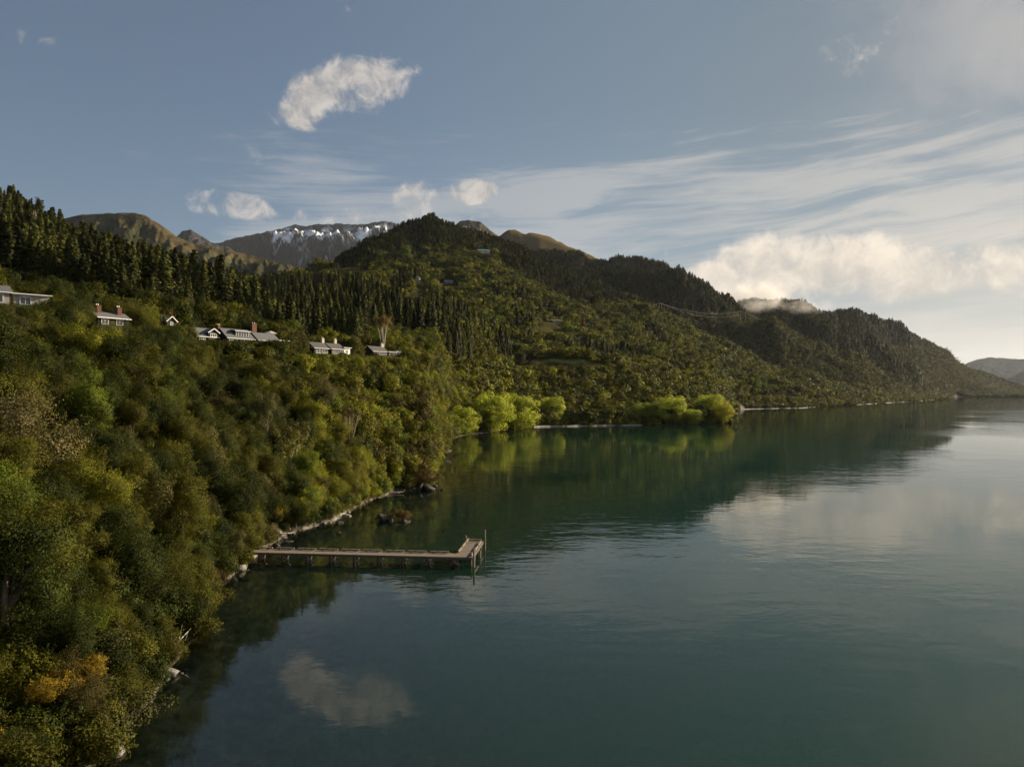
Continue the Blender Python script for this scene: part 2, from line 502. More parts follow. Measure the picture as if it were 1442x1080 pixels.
def bench_Z(px, x0=-71.0):
    return abs(x0) / (abs(px - PX0) / F)


class Layer:
    """Ridge given by columns: photo column -> [(distance, height), ...], the same count in each column."""
    def __init__(self, cols):
        self.c = np.array(sorted(cols), float)
        self.Z = np.array([[q[0] for q in cols[c]] for c in sorted(cols)], float)
        self.H = np.array([[q[1] for q in cols[c]] for c in sorted(cols)], float)
    def column(self, px):
        k = self.Z.shape[1]
        z = np.array([np.interp(px, self.c, self.Z[:, i]) for i in range(k)])
        h = np.array([np.interp(px, self.c, self.H[:, i]) for i in range(k)])
        return z, h


def L(px, *pts):
    return [(z, hz(v, z) if t == 'y' else v) for (z, t, v) in pts]


def near_bank():
    cols = {}
    spec = [(-1500, 11, 31, 40), (-400, 21, 62, 80), (0, 35, 100, 150), (150, 43, 122, 165), (270, 63, 160, 215), (287, 79, 166, 219), (320, 83, 176, 228), (345, 89, 185, 235), (400, 108, 205, 255),
            (470, 121, 235, 275), (540, 150, 262, 300), (600, 163, 300, 350), (613, 190, 305, 350), (622, 250, 350, 390), (633, 330, 405, 440), (650, 355, 430, 470), (700, 400, 500, 560), (760, 442, 596, 640),
            (860, 458, 620, 660), (1000, 480, 640, 800), (1020, 488, 720, 860), (1033, 495, 830, 890), (1050, 890, 960, 1100), (1130, 956, 1060, 1200), (1200, 1158, 1300, 1400), (1325, 2050, 2090, 2100)]
    hh = {600: (32, 33), 613: (30, 32), 622: (26, 31), 633: (24, 31), 650: (28, 33), 700: (34, 38), 760: (46, 48), 860: (43, 45), 1000: (16, 36), 1020: (6, 24), 1033: (0.8, 6), 1050: (22, 45), 1130: (14, 26), 1200: (10, 18), 1325: (2, 2)}
    for px, s, f, b in spec:
        h0, h1 = hh.get(px, (33, 35.5))
        if px <= 612:
            cols[px] = [(s, 0), (s + 0.06 * (f - s), 3.2), (s + 0.5 * (f - s), h0 * 0.54), (f, h0), (b, h1), (b * 3, h1 - 30)]
        else:
            cols[px] = [(s, 0), (s + 0.12 * (f - s), 1.2), (s + 0.5 * (f - s), h0 * 0.30), (f, h0), (b, h1), (b * 3, h1 - 30)]
    return Layer(cols)


LAYERS = [near_bank()]
LAYERS.append(Layer({   # conifer hill behind the houses
    -1500: [(40, 35), (90, 60), (200, 160), (600, 60)],
    -400: [(85, 35), (200, 90), (450, 205), (900, 60)],
    0: L(0, (155, 'h', 36), (300, 'y', 400), (600, 'y', 297), (1100, 'h', 40)),
    100: L(100, (170, 'h', 36), (290, 'y', 425), (480, 'y', 355), (1000, 'h', 40)),
    200: L(200, (192, 'h', 36), (280, 'y', 446), (390, 'y', 412), (900, 'h', 30)),
    300: L(300, (222, 'h', 36), (268, 'y', 458), (330, 'y', 447), (800, 'h', 20)),
    345: L(345, (240, 'h', 36), (275, 'y', 462), (310, 'y', 460), (800, 'h', 20)),
    400: L(400, (260, 'h', 35), (280, 'y', 484), (330, 'h', 37), (800, 'h', 10)),
    450: L(450, (275, 'h', 34), (290, 'h', 34), (335, 'h', 34), (800, 'h', 10))}))
LAYERS.append(Layer({   # the main hill and its long spur down to the point
    0: L(0, (250, 'h', 20), (600, 'h', 80), (800, 'h', 130), (1000, 'y', 420), (1600, 'h', 60)),
    250: L(250, (330, 'h', 36), (620, 'y', 440), (800, 'y', 420), (1000, 'y', 396), (1600, 'h', 80)),
    330: L(330, (330, 'h', 37), (600, 'y', 440), (800, 'y', 418), (1000, 'y', 402), (1600, 'h', 90)),
    400: L(400, (330, 'h', 37), (600, 'y', 440), (800, 'y', 414), (1000, 'y', 393), (1700, 'h', 90)),
    470: L(470, (335, 'h', 39), (620, 'y', 435), (900, 'y', 400), (1150, 'y', 376), (1900, 'h', 120)),
    510: L(510, (345, 'h', 41), (650, 'y', 432), (1000, 'y', 388), (1280, 'y', 353), (2000, 'h', 160)),
    550: L(550, (360, 'h', 42), (700, 'y', 430), (1080, 'y', 378), (1420, 'y', 329), (2100, 'h', 200)),
    608: L(608, (400, 'h', 44), (800, 'y', 430), (1150, 'y', 373), (1500, 'y', 316), (2200, 'h', 220)),
    660: L(660, (520, 'h', 45), (860, 'y', 432), (1200, 'y', 370), (1500, 'y', 329), (2200, 'h', 200)),
    700: L(700, (590, 'h', 46), (900, 'y', 440), (1200, 'y', 384), (1480, 'y', 343), (2200, 'h', 180)),
    740: L(740, (650, 'h', 48), (940, 'y', 452), (1200, 'y', 400), (1450, 'y', 361), (2200, 'h', 140)),
    790: L(790, (670, 'h', 48), (960, 'y', 462), (1200, 'y', 418), (1400, 'y', 385), (2100, 'h', 100)),
    850: L(850, (690, 'h', 46), (1000, 'y', 476), (1180, 'y', 444), (1350, 'y', 416), (1900, 'h', 80)),
    930: L(930, (750, 'h', 46), (1030, 'y', 495), (1170, 'y', 470), (1300, 'y', 444), (1700, 'h', 50)),
    1000: L(1000, (820, 'h', 46), (1050, 'y', 518), (1180, 'y', 499), (1300, 'y', 482), (1600, 'h', 30)),
    1020: L(1020, (862, 'h', 22), (1075, 'y', 524), (1190, 'y', 507), (1296, 'y', 491), (1560, 'h', 26)),
    1034: L(1034, (886, 'h', 5), (1090, 'y', 528), (1195, 'y', 512), (1294, 'y', 497), (1540, 'h', 24)),
    1060: L(1060, (960, 'h', 26), (1120, 'y', 534), (1200, 'y', 521), (1290, 'y', 510), (1500, 'h', 20)),
    1100: L(1100, (1000, 'h', 20), (1140, 'y', 541), (1200, 'y', 534), (1270, 'y', 527), (1450, 'h', 10)),
    1150: L(1150, (1060, 'h', 14), (1170, 'y', 548), (1230, 'y', 543), (1290, 'y', 539), (1500, 'h', 0)),
    1240: L(1240, (1352, 'h', 0.4), (1400, 'h', 7), (1450, 'h', 14), (1520, 'h', 18), (1650, 'h', -10)),
    1325: L(1325, (2060, 'h', 1), (2080, 'h', 2), (2090, 'h', 2.5), (2110, 'h', 3), (2200, 'h', -20))}))


def ridge(crest, front=0.78, back=1.3, low=20.0, knee=0.9, kneef=0.55, zb=-20.0):
    """crest: (column, distance, row). The slope falls to «low» at front*distance."""
    cols = {}
    for px, Z, y in crest:
        h = hz(y, Z)
        cols[px] = [(Z * front, low), (Z * knee, low + (h - low) * kneef), (Z, h), (Z * back, zb)]
    return Layer(cols)


LAYERS.append(ridge([(780, 1900, 412), (840, 1900, 400), (870, 1900, 391), (900, 1900, 384), (935, 1900, 382), (960, 1900, 384), (980, 1900, 390), (1000, 1900, 401),
                     (1030, 1900, 432), (1050, 1900, 449), (1080, 1900, 472), (1120, 1900, 510), (1150, 1900, 540)], 0.80, knee=0.92, kneef=0.62))
LAYERS.append(ridge([(690, 2400, 350), (740, 2400, 352), (770, 2400, 354), (810, 2400, 361), (850, 2400, 371), (870, 2400, 366), (890, 2400, 362), (910, 2400, 366), (935, 2400, 376), (960, 2400, 388),
                     (1000, 2400, 412), (1050, 2400, 452), (1100, 2400, 500)], 0.80))
LAYERS.append(ridge([(600, 3300, 360), (640, 3300, 350), (690, 3300, 334), (715, 3300, 327), (735, 3300, 326), (755, 3300, 329), (780, 3300, 337), (800, 3300, 345), (815, 3300, 351), (850, 3300, 366), (900, 3300, 395)], 0.74, back=1.4))
LAYERS.append(ridge([(860, 1750, 448), (940, 1750, 443), (1000, 1750, 451), (1050, 1750, 454), (1090, 1750, 459), (1130, 1760, 477), (1170, 1780, 494), (1220, 1820, 514), (1270, 2000, 537), (1310, 2250, 554), (1325, 2480, 558), (1332, 3250, 557), (1345, 3500, 556)], 0.86, low=1, knee=0.91, kneef=0.40))
LAYERS.append(ridge([(940, 2150, 470), (980, 2150, 448), (1020, 2150, 434), (1060, 2150, 426), (1100, 2150, 425), (1130, 2150, 432), (1155, 2150, 440), (1172, 2150, 443), (1180, 2150, 454), (1230, 2150, 482), (1290, 2200, 522), (1312, 2600, 549), (1330, 3300, 558)], 0.84, low=1))
LAYERS.append(ridge([(1090, 2700, 475), (1130, 2700, 455), (1165, 2700, 446), (1190, 2700, 442), (1210, 2720, 445), (1240, 2780, 453), (1275, 2900, 464), (1295, 3050, 474), (1320, 3300, 491), (1335, 3480, 500), (1350, 3680, 509),
                     (1380, 3850, 525), (1410, 3920, 539), (1425, 3950, 546), (1442, 3950, 549), (1600, 4000, 550), (2000, 4100, 551.5)], 0.80, back=1.15, low=2, knee=0.90, kneef=0.48))

# grid of the height field
GPX = np.concatenate([np.arange(-1500, -150, 50), np.arange(-150, 1600, 5), np.arange(1600, 2701, 60)]).astype(float)
ZMIN, ZMAX, NZ = 10.0, 4600.0, 430
GLZ = np.linspace(math.log(ZMIN), math.log(ZMAX), NZ)
GZ = np.exp(GLZ)
# shoreline points in plan, for the depth of the lake
_sp = np.concatenate([np.arange(-1500, -100, 40), np.arange(-100, 1600, 4), np.arange(1600, 2700, 80)]).astype(float)
_sz = shore_Z(_sp)
SHXY = np.stack([(_sp - PX0) / F * _sz, _sz], 1)
_j = []
for (a, b) in zip(SHXY[:-1], SHXY[1:]):       # fill the jumps behind headlands
    n = int(min(40, np.hypot(*(b - a)) / 8.0))
    for k in range(1, n): _j.append(a + (b - a) * k / n)
SHXY = np.concatenate([SHXY, np.array(_j)]) if _j else SHXY


def shore_dist(x, y):
    out = np.full(x.shape, 1e9)
    fx, fy, fo = x.ravel(), y.ravel(), out.ravel()
    for i in range(0, len(fx), 4000):
        d = (fx[i:i + 4000, None] - SHXY[None, :, 0]) ** 2 + (fy[i:i + 4000, None] - SHXY[None, :, 1]) ** 2
        fo[i:i + 4000] = np.sqrt(d.min(1))
    return fo.reshape(x.shape)


H = np.full((len(GPX), NZ), -30.0)
WHO = np.zeros((len(GPX), NZ), int)
for i, px in enumerate(GPX):
    S = shore_Z(px)
    best = np.where(GZ >= S, 0.35 + np.minimum((GZ - S) * 0.004, 1.5), -1.0)
    who = np.zeros(NZ, int)
    if px > 1330: best = np.where(GZ > S + 500, -20.0, best)
    for k, lay in enumerate(LAYERS):
        if px < lay.c[0] or px > lay.c[-1]: continue
        z, h = lay.column(px)
        t = np.interp(GZ, z, h, left=-50, right=h[-1])
        who = np.where(t > best, k, who)
        best = np.maximum(best, t)
    H[i] = np.where(GZ >= S, best, -1.0)
    WHO[i] = who
GX = (GPX[:, None] - PX0) / F * GZ[None, :]
GY = np.repeat(GZ[None, :], len(GPX), 0)
LAND = GZ[None, :] >= shore_Z(GPX)[:, None]
# gullies and knolls whose size grows with distance; none at the water's edge
gully = ridged2(GPX[:, None] / 62.0 + GLZ[None, :] * 1.6, GLZ[None, :] * 9.0 + 3, 4, 0.5)
knoll = fbm2(GX / 34.0 + 40, GY / 34.0 + 40, 4, 0.5)
edge = np.clip((H - 1.0) / 40.0, 0, 1)
H = H + np.where(LAND, edge * (gully * 0.0130 * np.minimum(GY, 2600) + 0) + np.clip((H - 3) / 12, 0, 1) * knoll * np.where(GY < 700, 3.0, 9.0), 0)
_wat = ~LAND
_d = np.zeros(H.shape)
_d[_wat] = shore_dist(GX[_wat], GY[_wat])
H[_wat] = -np.minimum(0.12 + _d[_wat] * 0.13, 30.0) + 0.05 * fbm2(GX[_wat] / 1.3, GY[_wat] / 1.3, 3)
H[LAND] = np.maximum(H[LAND], 0.18)
DEPTH = np.where(_wat, np.maximum(-H, 0.0), 0.0)


def bilerp(A, px, Z):
    fi = np.interp(px, GPX, np.arange(len(GPX)))
    fj = (np.log(np.clip(Z, ZMIN, ZMAX * 0.999)) - GLZ[0]) / (GLZ[1] - GLZ[0])
    i = np.clip(np.floor(fi).astype(int), 0, len(GPX) - 2); j = np.clip(np.floor(fj).astype(int), 0, NZ - 2)
    a = fi - i; b = fj - j
    return (A[i, j] * (1 - a) + A[i + 1, j] * a) * (1 - b) + (A[i, j + 1] * (1 - a) + A[i + 1, j + 1] * a) * b


def hgt_xy(x, y):
    return float(bilerp(H, np.array([PX0 + F * x / y]), np.array([y]))[0])


def at(px, Z, dz=0.0):
    """Point of the ground seen in photo column px at distance Z."""
    x = (px - PX0) / F * Z
    return (x, Z, float(bilerp(H, np.array([float(px)]), np.array([float(Z)]))[0]) + dz)


def grid_mesh(name, X, Y, Zz, mat, smooth=True):
    n, m = X.shape
    V = np.stack([X, Y, Zz], -1).reshape(-1, 3)
    a = (np.arange(n - 1)[:, None] * m + np.arange(m - 1)[None, :]).ravel()
    Q = np.stack([a, a + m, a + m + 1, a + 1], 1)
    return quads_mesh(name, V, Q, smooth, [mat])


def set_color(me, name, C):
    a = me.attributes.new(name, 'FLOAT_COLOR', 'POINT')
    C4 = np.ones((len(me.vertices), 4), np.float32); C4[:, :3] = C.reshape(-1, 3)
    a.data.foreach_set('color', C4.ravel())


# soil colours (what the ground is made of, not how it is lit)
GPY = PY0 - (H - CAM_H) / GY * F
soil = np.zeros(H.shape + (3,)); soil[:] = (0.032, 0.027, 0.013)
n1 = fbm2(GX / 60.0, GY / 60.0, 4)
def paint(mask, c):
    soil[mask] = c
PXG = np.repeat(GPX[:, None], NZ, 1)
paint((WHO == 2) & (n1 > 0.05), (0.05, 0.046, 0.018))
paint(WHO == 5, (0.09, 0.066, 0.032))                                    # golden tussock hill
paint((WHO == 5) & (fbm2(GX / 150, GY / 300, 4) > 0.0), (0.055, 0.045, 0.023))
paint(np.isin(WHO, (3, 4, 6, 7, 8)), (0.020, 0.019, 0.010))
paint((PXG > 715) & (PXG < 860) & (GY > 598) & (GY < 668) & (WHO != 5), (0.15, 0.15, 0.045))   # lawn terrace
paint((WHO == 6) & (n1 > 0.12), (0.05, 0.044, 0.022))
paint((PXG > 335) & (PXG < 410) & (GY > 236) & (GY < 330), (0.13, 0.13, 0.03))   # grassy shoulder by the lodge
paint((PXG > 150) & (PXG < 200) & (GY > 230) & (GY < 330) & (GPY < 425), (0.16, 0.15, 0.045))
BEACH = np.zeros(len(GPX), bool)
for (b0, b1) in ((374, 404), (425, 480), (498, 562), (580, 632), (752, 905), (1050, 1330)): BEACH |= (GPX > b0) & (GPX < b1)
paint(LAND & (H < 1.2) & (GY - shore_Z(GPX)[:, None] < 14), (0.020, 0.017, 0.012))
paint(LAND & (H < 0.85) & BEACH[:, None] & (GY < 560) & (GY - shore_Z(GPX)[:, None] < 10), (0.12, 0.108, 0.09))               # shingle
paint(~LAND, (0.15, 0.14, 0.10))
bed = fbm2(GX / 0.9, GY / 0.9, 3)
paint((~LAND) & (bed > 0.12), (0.26, 0.24, 0.19))
paint((~LAND) & (bed < -0.2), (0.06, 0.055, 0.04))
ter = link('ground', grid_mesh('ground', GX, GY, H, M['soil']))
set_color(ter.data, 'soil', soil)
tag(ter, kind='structure')

# shingle strips of the far shore
def strip(p0, p1, step):
    q = np.arange(p0, p1, step, dtype=float); S = shore_Z(q)
    wob = 0.0012 * fbm2(q / 9.0, q * 0 + 4, 3)
    rows = [(0.9985, -0.25), (1.0006, 0.28), (1.0036, 0.75), (1.006, 0.2)]
    Zs = np.stack([S * (a_ + wob) for a_, _ in rows], 1)
    o_ = link('beach', grid_mesh('beach', (q[:, None] - PX0) / F * Zs, Zs, np.repeat(np.array([[h_ for _, h_ in rows]]), len(q), 0), M['shingle']))
    tag(o_, kind='structure')
strip(752, 905, 2); strip(1046, 1150, 2); strip(1205, 1325, 2)

# lake: one sheet to the horizon
li = np.concatenate([np.arange(0, 27), np.arange(27, len(GPX) - 19, 2), np.arange(len(GPX) - 19, len(GPX))])
lz = np.concatenate([GZ[::2], np.geomspace(GZ[-1] * 1.05, 45000, 14)])
lx = (GPX[li][:, None] - PX0) / F * lz[None, :]
ly = np.repeat(lz[None, :], len(li), 0)
ldep = np.where(ly < GZ[-1], 0.0, 30.0)
ldep[:, :len(GZ[::2])] = DEPTH[li][:, ::2]
lake = link('lake', grid_mesh('lake', lx, ly, np.zeros(lx.shape), M['water']))
a = lake.data.attributes.new('depth', 'FLOAT', 'POINT'); a.data.foreach_set('value', ldep.astype(np.float32).ravel())
tag(lake, kind='structure')


# far mountains
def mountain(name, crest, Z, base_y, front, amp, seed, cols, snow=None, jag=0.0, n=260, m=70, scrub=False):
    cx = np.array([c[0] for c in crest], float); cy = np.array([c[1] for c in crest], float)
    px = np.linspace(cx[0], cx[-1], n)
    y = np.interp(px, cx, cy)
    y = y + jag * ridged2(px / 17.0 + seed, px * 0 + seed, 4, 0.55)
    t = np.linspace(-0.35, 1.0, m)                       # <0: far side, 1: foot
    zz = Z * (1 - (1 - front) * np.where(t > 0, t, t))
    P = np.repeat(px[:, None], m, 1); T = np.repeat(t[None, :], n, 0)
    Zg = np.repeat(zz[None, :], n, 0)
    hc = hz(y, Z)[:, None]; hb = hz(base_y, Z * front)
    prof = np.where(T >= 0, 1 - np.clip(T, 0, 1) ** 0.85, 1 - (np.clip(-T, 0, 1) / 0.35) ** 1.3)
    Hh = np.where(T >= 0, hb + (hc - hb) * prof, hc * prof)
    w = np.clip(np.abs(T) * 5, 0.0, 1) * np.clip((1 - T) * 4, 0, 1)
    g = ridged2(P / 26.0 + T * 1.2 + seed, T * 3.2 + seed * 2.0, 5, 0.55)
    Hh = Hh + w * amp * (g - 0.2)
    X = (P - PX0) / F * Zg
    me = grid_mesh(name, X, Zg, Hh, M['mountain'])
    C = np.zeros(P.shape + (3,)); C[:] = cols[0]
    C[fbm2(P / 14 + seed, T * 9 + seed, 4) > 0.06] = cols[1]
    if snow is not None:
        s = snow(P, T)
        C = C * (1 - s[..., None]) + np.array((0.78, 0.80, 0.85)) * s[..., None]
    if scrub:
        C[(T > 0.08) & (fbm2(P / 20.0, T * 8, 4) + (T - 0.24) * 1.6 > 0)] = (0.032, 0.034, 0.016)
    o = link(name, me)
    set_color(me, 'soil', C)
    return tag(o, kind='structure')


def snow_mask(P, T):
    top = np.interp(P, [372, 385, 420, 470, 520, 545, 556], [0.0, 0.34, 0.44, 0.40, 0.28, 0.18, 0.0])
    s = fbm2(P / 9.0 + T * 22.0 + 3, T * 11.0 - P / 40.0 + 8, 5, 0.6) + 0.30 * fbm2(P / 3.0 + T * 20, T * 26, 3)
    fade = np.clip(T * 14 - 0.1, 0, 1) * np.clip((top - T) * 9, 0, 1)
    return np.clip((s + 0.10 * fade - 0.02) * 9, 0, 1) * fade


mountain('snowy_mountain', [(180, 395), (250, 372), (300, 342), (340, 334), (372, 327), (395, 320), (417, 314), (432, 318), (455, 315), (480, 313), (500, 315), (520, 315), (540, 310), (552, 311), (575, 318), (620, 330), (700, 350)],
         9000, 395, 0.74, 210, 2.0, ((0.012, 0.017, 0.027), (0.020, 0.025, 0.035)), snow_mask, jag=3.0, n=420)
mountain('mountain_peak', [(225, 352), (245, 336), (257, 325), (268, 322), (280, 329), (296, 340), (312, 346), (330, 352), (345, 360)], 6500, 380, 0.8, 90, 9.0, ((0.035, 0.034, 0.034), (0.05, 0.045, 0.042)), jag=2.0)
mountain('golden_hill', [(20, 330), (70, 312), (110, 302), (150, 300), (190, 299), (205, 303), (230, 318), (250, 333), (275, 343), (310, 350), (345, 357), (400, 372), (470, 385)], 3600, 410, 0.66, 62, 5.0, ((0.070, 0.056, 0.027), (0.042, 0.040, 0.020)), jag=1.0, scrub=True)
mountain('dark_mountain', [(600, 340), (630, 325), (648, 311), (660, 309), (676, 312), (690, 324), (720, 345)], 4300, 370, 0.8, 50, 7.0, ((0.05, 0.045, 0.035), (0.07, 0.06, 0.045)), jag=0.8)
mountain('far_mountain', [(1300, 545), (1340, 522), (1365, 509), (1385, 504), (1400, 503), (1420, 505), (1442, 505), (1480, 512), (1540, 505), (1620, 520), (1700, 551)], 14000, 552, 0.85, 110, 4.0, ((0.016, 0.020, 0.026), (0.024, 0.028, 0.032)), jag=1.0)
mountain('far_headland', [(1395, 552), (1415, 536), (1432, 526), (1450, 519), (1500, 505), (1600, 500), (1700, 530)], 9500, 552, 0.85, 80, 6.0, ((0.018, 0.02, 0.022), (0.028, 0.028, 0.026)), jag=1.0)


# ------------------------------------------------------------------ trees: prototypes
def cards(P, Nrm, size, asp, r, fold=0.25):
    """Leaf shaped quads at P facing Nrm."""
    n = len(P)
    Nrm = Nrm / np.maximum(np.linalg.norm(Nrm, axis=1, keepdims=True), 1e-6)
    t = r.normal(size=(n, 3)); t -= (t * Nrm).sum(1, keepdims=True) * Nrm
    t /= np.maximum(np.linalg.norm(t, axis=1, keepdims=True), 1e-6)
    b = np.cross(Nrm, t)
    s = (size * r.uniform(0.65, 1.35, n))[:, None]
    lift = Nrm * s * fold * r.uniform(-1, 1, (n, 1))
    V = np.stack([P - t * s * 0.5, P + b * s * asp * 0.5 + lift, P + t * s * 0.5, P - b * s * asp * 0.5 + lift], 1)
    return V.reshape(-1, 3)


def crown_cloud(r, center, rad, n_clump, cr, n_leaf, size, top=0.25, asp=0.6, lump=None, wild=True):
    """Leaves on a shell of clumps that are spread over an uneven ellipsoid."""
    d = r.normal(size=(n_clump, 3)); d[:, 2] = d[:, 2] + top
    d /= np.linalg.norm(d, axis=1, keepdims=True)
    k = r.uniform(0.45, 0.95, (n_clump, 1))
    c = center + d * k * (np.array(rad) - cr * 0.55)
    if wild:                                   # a few leaders, each with its own clumps: an uneven outline
        nl = r.integers(3, 6)
        ld = r.normal(size=(nl, 3)); ld /= np.linalg.norm(ld, axis=1, keepdims=True)
        ld = center + ld * np.array(rad) * r.uniform(0.25, 0.62, (nl, 1))
        c = ld[r.integers(0, nl, n_clump)] + r.normal(size=(n_clump, 3)) * np.array(rad) * 0.36
        c[:, 2] = np.maximum(c[:, 2], cr * 0.7 + r.uniform(0, 0.4, n_clump))
    rr = cr * r.uniform(0.5, 1.45, n_clump)
    if lump is not None: c = np.concatenate([c, lump[0]]); rr = np.concatenate([rr, lump[1]])
    p = rr ** 2 / (rr ** 2).sum()
    i = r.choice(len(c), n_leaf, p=p)
    u = r.normal(size=(n_leaf, 3)); u[:, 2] += 0.25
    u /= np.linalg.norm(u, axis=1, keepdims=True)
    shell = np.where(r.random(n_leaf) < 0.25, r.uniform(0.2, 0.8, n_leaf), r.uniform(0.82, 1.12, n_leaf))
    P = c[i] + u * (rr[i] * shell)[:, None] * np.array([1.0, 1.0, 0.85])
    if wild:
        ns = max(12, n_leaf // 70); per = n_leaf // 3 // ns
        si = r.choice(len(c), ns, p=p)
        sd = r.normal(size=(ns, 3)); sd[:, 2] = np.abs(sd[:, 2]) * 0.9 + 0.25
        sd /= np.linalg.norm(sd, axis=1, keepdims=True)
        sl = rr[si] * r.uniform(0.35, 0.95, ns)
        st = c[si] + sd * (rr[si] * 0.75)[:, None]
        w_ = np.repeat(np.arange(ns), per)[: n_leaf // 3]
        f_ = r.random(len(w_))
        P[:len(w_)] = st[w_] + sd[w_] * (sl[w_] * f_)[:, None] + r.normal(size=(len(w_), 3)) * (0.10 * rr[si][w_] * (1.25 - f_))[:, None]
        u[:len(w_)] = sd[w_] * 0.6 + r.normal(size=(len(w_), 3)) * 0.5
    out = P - center; out /= np.maximum(np.linalg.norm(out, axis=1, keepdims=True), 1e-6)
    Nrm = u * 1.0 + out * 0.4 + r.normal(size=(n_leaf, 3)) * 0.30
    return cards(P, Nrm, size, asp, r), c, rr


def as_quads(V):
    return np.arange(len(V), dtype=np.int32).reshape(-1, 4)


def limbs_mb(r, H_trunk, targets, base_r, lean=0.0, n=7):
    mb = MB()
    top = Vector((lean, lean * 0.3, H_trunk))
    mb.tube([(0, 0, -0.8), (lean * 0.2, 0, H_trunk * 0.35), tuple(top)], [base_r * 1.25, base_r * 0.9, base_r * 0.6], n)
    for t in targets:
        t = Vector(t)
        s = Vector((lean * 0.3, 0, H_trunk * float(r.uniform(0.4, 0.95))))
        mid = s.lerp(t, 0.5) + Vector((0, 0, float(r.uniform(0.0, 0.5))))
        mb.tube([tuple(s), tuple(mid), tuple(t)], [base_r * 0.45, base_r * 0.3, base_r * 0.1], 5, cap=False)
    return mb


PROTO = {}     # name -> list of dict(crown mesh, trunk mesh, height, radius)


def make_broadleaf(key, count, n_leaf, size, seed, bark='bark', shape=(3.1, 3.1, 3.0), cz=4.9, n_clump=26, cr=1.25, h_trunk=3.6, leafmat='leaf', nlimb=7, top=0.3):
    L_ = []
    for v in range(count):
        r = np.random.default_rng(seed * 100 + v)
        k = r.uniform(0.85, 1.15, 3)
        c0 = np.array([r.uniform(-0.3, 0.3), r.uniform(-0.3, 0.3), cz])
        V, c, rr = crown_cloud(r, c0, np.array(shape) * k, n_clump, cr, n_leaf, size, top, wild=(key != 'willow'))
        me = quads_mesh(key + '_crown', V, as_quads(V), False, [M[leafmat]])
        pick = r.choice(len(c), min(nlimb, len(c)), replace=False)
        tm = limbs_mb(r, h_trunk, [tuple(c[i]) for i in pick], 0.20 * h_trunk / 3.6, r.uniform(-0.4, 0.4), 7 if nlimb > 3 else 5).mesh(key + '_trunk', M[bark])
        L_.append(dict(crown=me, trunk=tm, h=float(V[:, 2].max()), r=float(np.abs(V[:, :2]).max())))
    PROTO[key] = L_


make_broadleaf('bush_near', 8, 26000, 0.145, 1, shape=(3.1, 3.1, 3.5), cz=4.2, h_trunk=3.0, n_clump=22, cr=1.35)
make_broadleaf('tall_near', 4, 26000, 0.145, 2, shape=(2.4, 2.4, 4.6), cz=5.9, n_clump=28, cr=1.15, h_trunk=5.0)
make_broadleaf('bush_mid', 7, 5000, 0.34, 3, shape=(3.1, 3.1, 3.5), cz=4.2, h_trunk=3.0, n_clump=20, cr=1.4)
make_broadleaf('tall_mid', 4, 4200, 0.38, 4, shape=(2.4, 2.4, 4.6), cz=5.9, n_clump=26, cr=1.15, h_trunk=5.0)
make_broadleaf('bush_far', 6, 620, 0.9, 5, shape=(3.2, 3.2, 3.4), cz=3.3, n_clump=14, cr=1.4, nlimb=0, h_trunk=1.5)
make_broadleaf('shrub', 5, 6500, 0.12, 6, shape=(1.5, 1.5, 1.3), cz=0.95, n_clump=22, cr=0.55, h_trunk=0.6)
make_broadleaf('willow', 5, 10000, 0.42, 7, shape=(6.2, 6.2, 6.2), cz=5.4, n_clump=75, cr=1.45, h_trunk=5.0, leafmat='willow', top=0.1)


def make_conifer(key, count, Hc, R, levels, nb, ncard, size, seed, bare=0.12, mat='needle', pw=0.85):
    L_ = []
    for v in range(count):
        r = np.random.default_rng(seed * 100 + v)
        P = []; Nn = []
        top_bias = r.uniform(0.8, 1.1)
        for li_ in range(levels):
            t = bare + (1 - bare) * (li_ + r.uniform(-0.3, 0.3)) / levels
            t = min(max(t, bare), 0.995)
            reach = R * ((1 - t) ** pw) * r.uniform(0.78, 1.12) * top_bias + 0.25
            if t < bare + 0.12: reach *= 0.75
            for b in range(nb):
                if r.random() < 0.10: continue
                ang = 2 * math.pi * (b + r.uniform(-0.4, 0.4)) / nb + li_ * 0.7
                rl = reach * r.uniform(0.65, 1.15)
                for k in range(ncard):
                    f = (k + 0.6 + r.uniform(-0.25, 0.25)) / ncard
                    x = rl * f
                    z = Hc * t - 0.30 * x + 0.10 * x * x / max(rl, 0.5) + r.uniform(-0.15, 0.15)
                    P.append((x * math.cos(ang) + r.uniform(-.25, .25) * f, x * math.sin(ang) + r.uniform(-.25, .25) * f, z))
                    Nn.append((0.8 * math.cos(ang) + r.normal() * 0.4, 0.8 * math.sin(ang) + r.normal() * 0.4, 0.55 + r.normal() * 0.25))
        P = np.array(P); Nn = np.array(Nn)
        V = cards(P, Nn, size, 0.62, r, 0.3)
        me = quads_mesh(key + '_crown', V, as_quads(V), False, [M[mat]])
        mb = MB(); mb.tube([(0, 0, -1.0), (0, 0, Hc * 0.5), (0, 0, Hc * 0.97)], [Hc * 0.016, Hc * 0.010, Hc * 0.002], 6)
        if ncard > 3:
            for k in range(9):      # dead stubs under the crown
                z = Hc * bare * r.uniform(0.4, 1.3); an = r.uniform(0, 6.28); q = R * r.uniform(0.2, 0.4)
                mb.tube([(0, 0, z), (q * math.cos(an), q * math.sin(an), z - 0.2)], [0.07, 0.03], 4, cap=False)
        L_.append(dict(crown=me, trunk=mb.mesh(key + '_trunk', M['bark']), h=Hc, r=R))
    PROTO[key] = L_


make_conifer('conifer_mid', 8, 26.0, 6.0, 36, 9, 7, 1.0, 11, pw=0.98)
make_conifer('conifer_far', 6, 18.0, 5.2, 15, 7, 3, 1.9, 12, bare=0.06, pw=0.95)

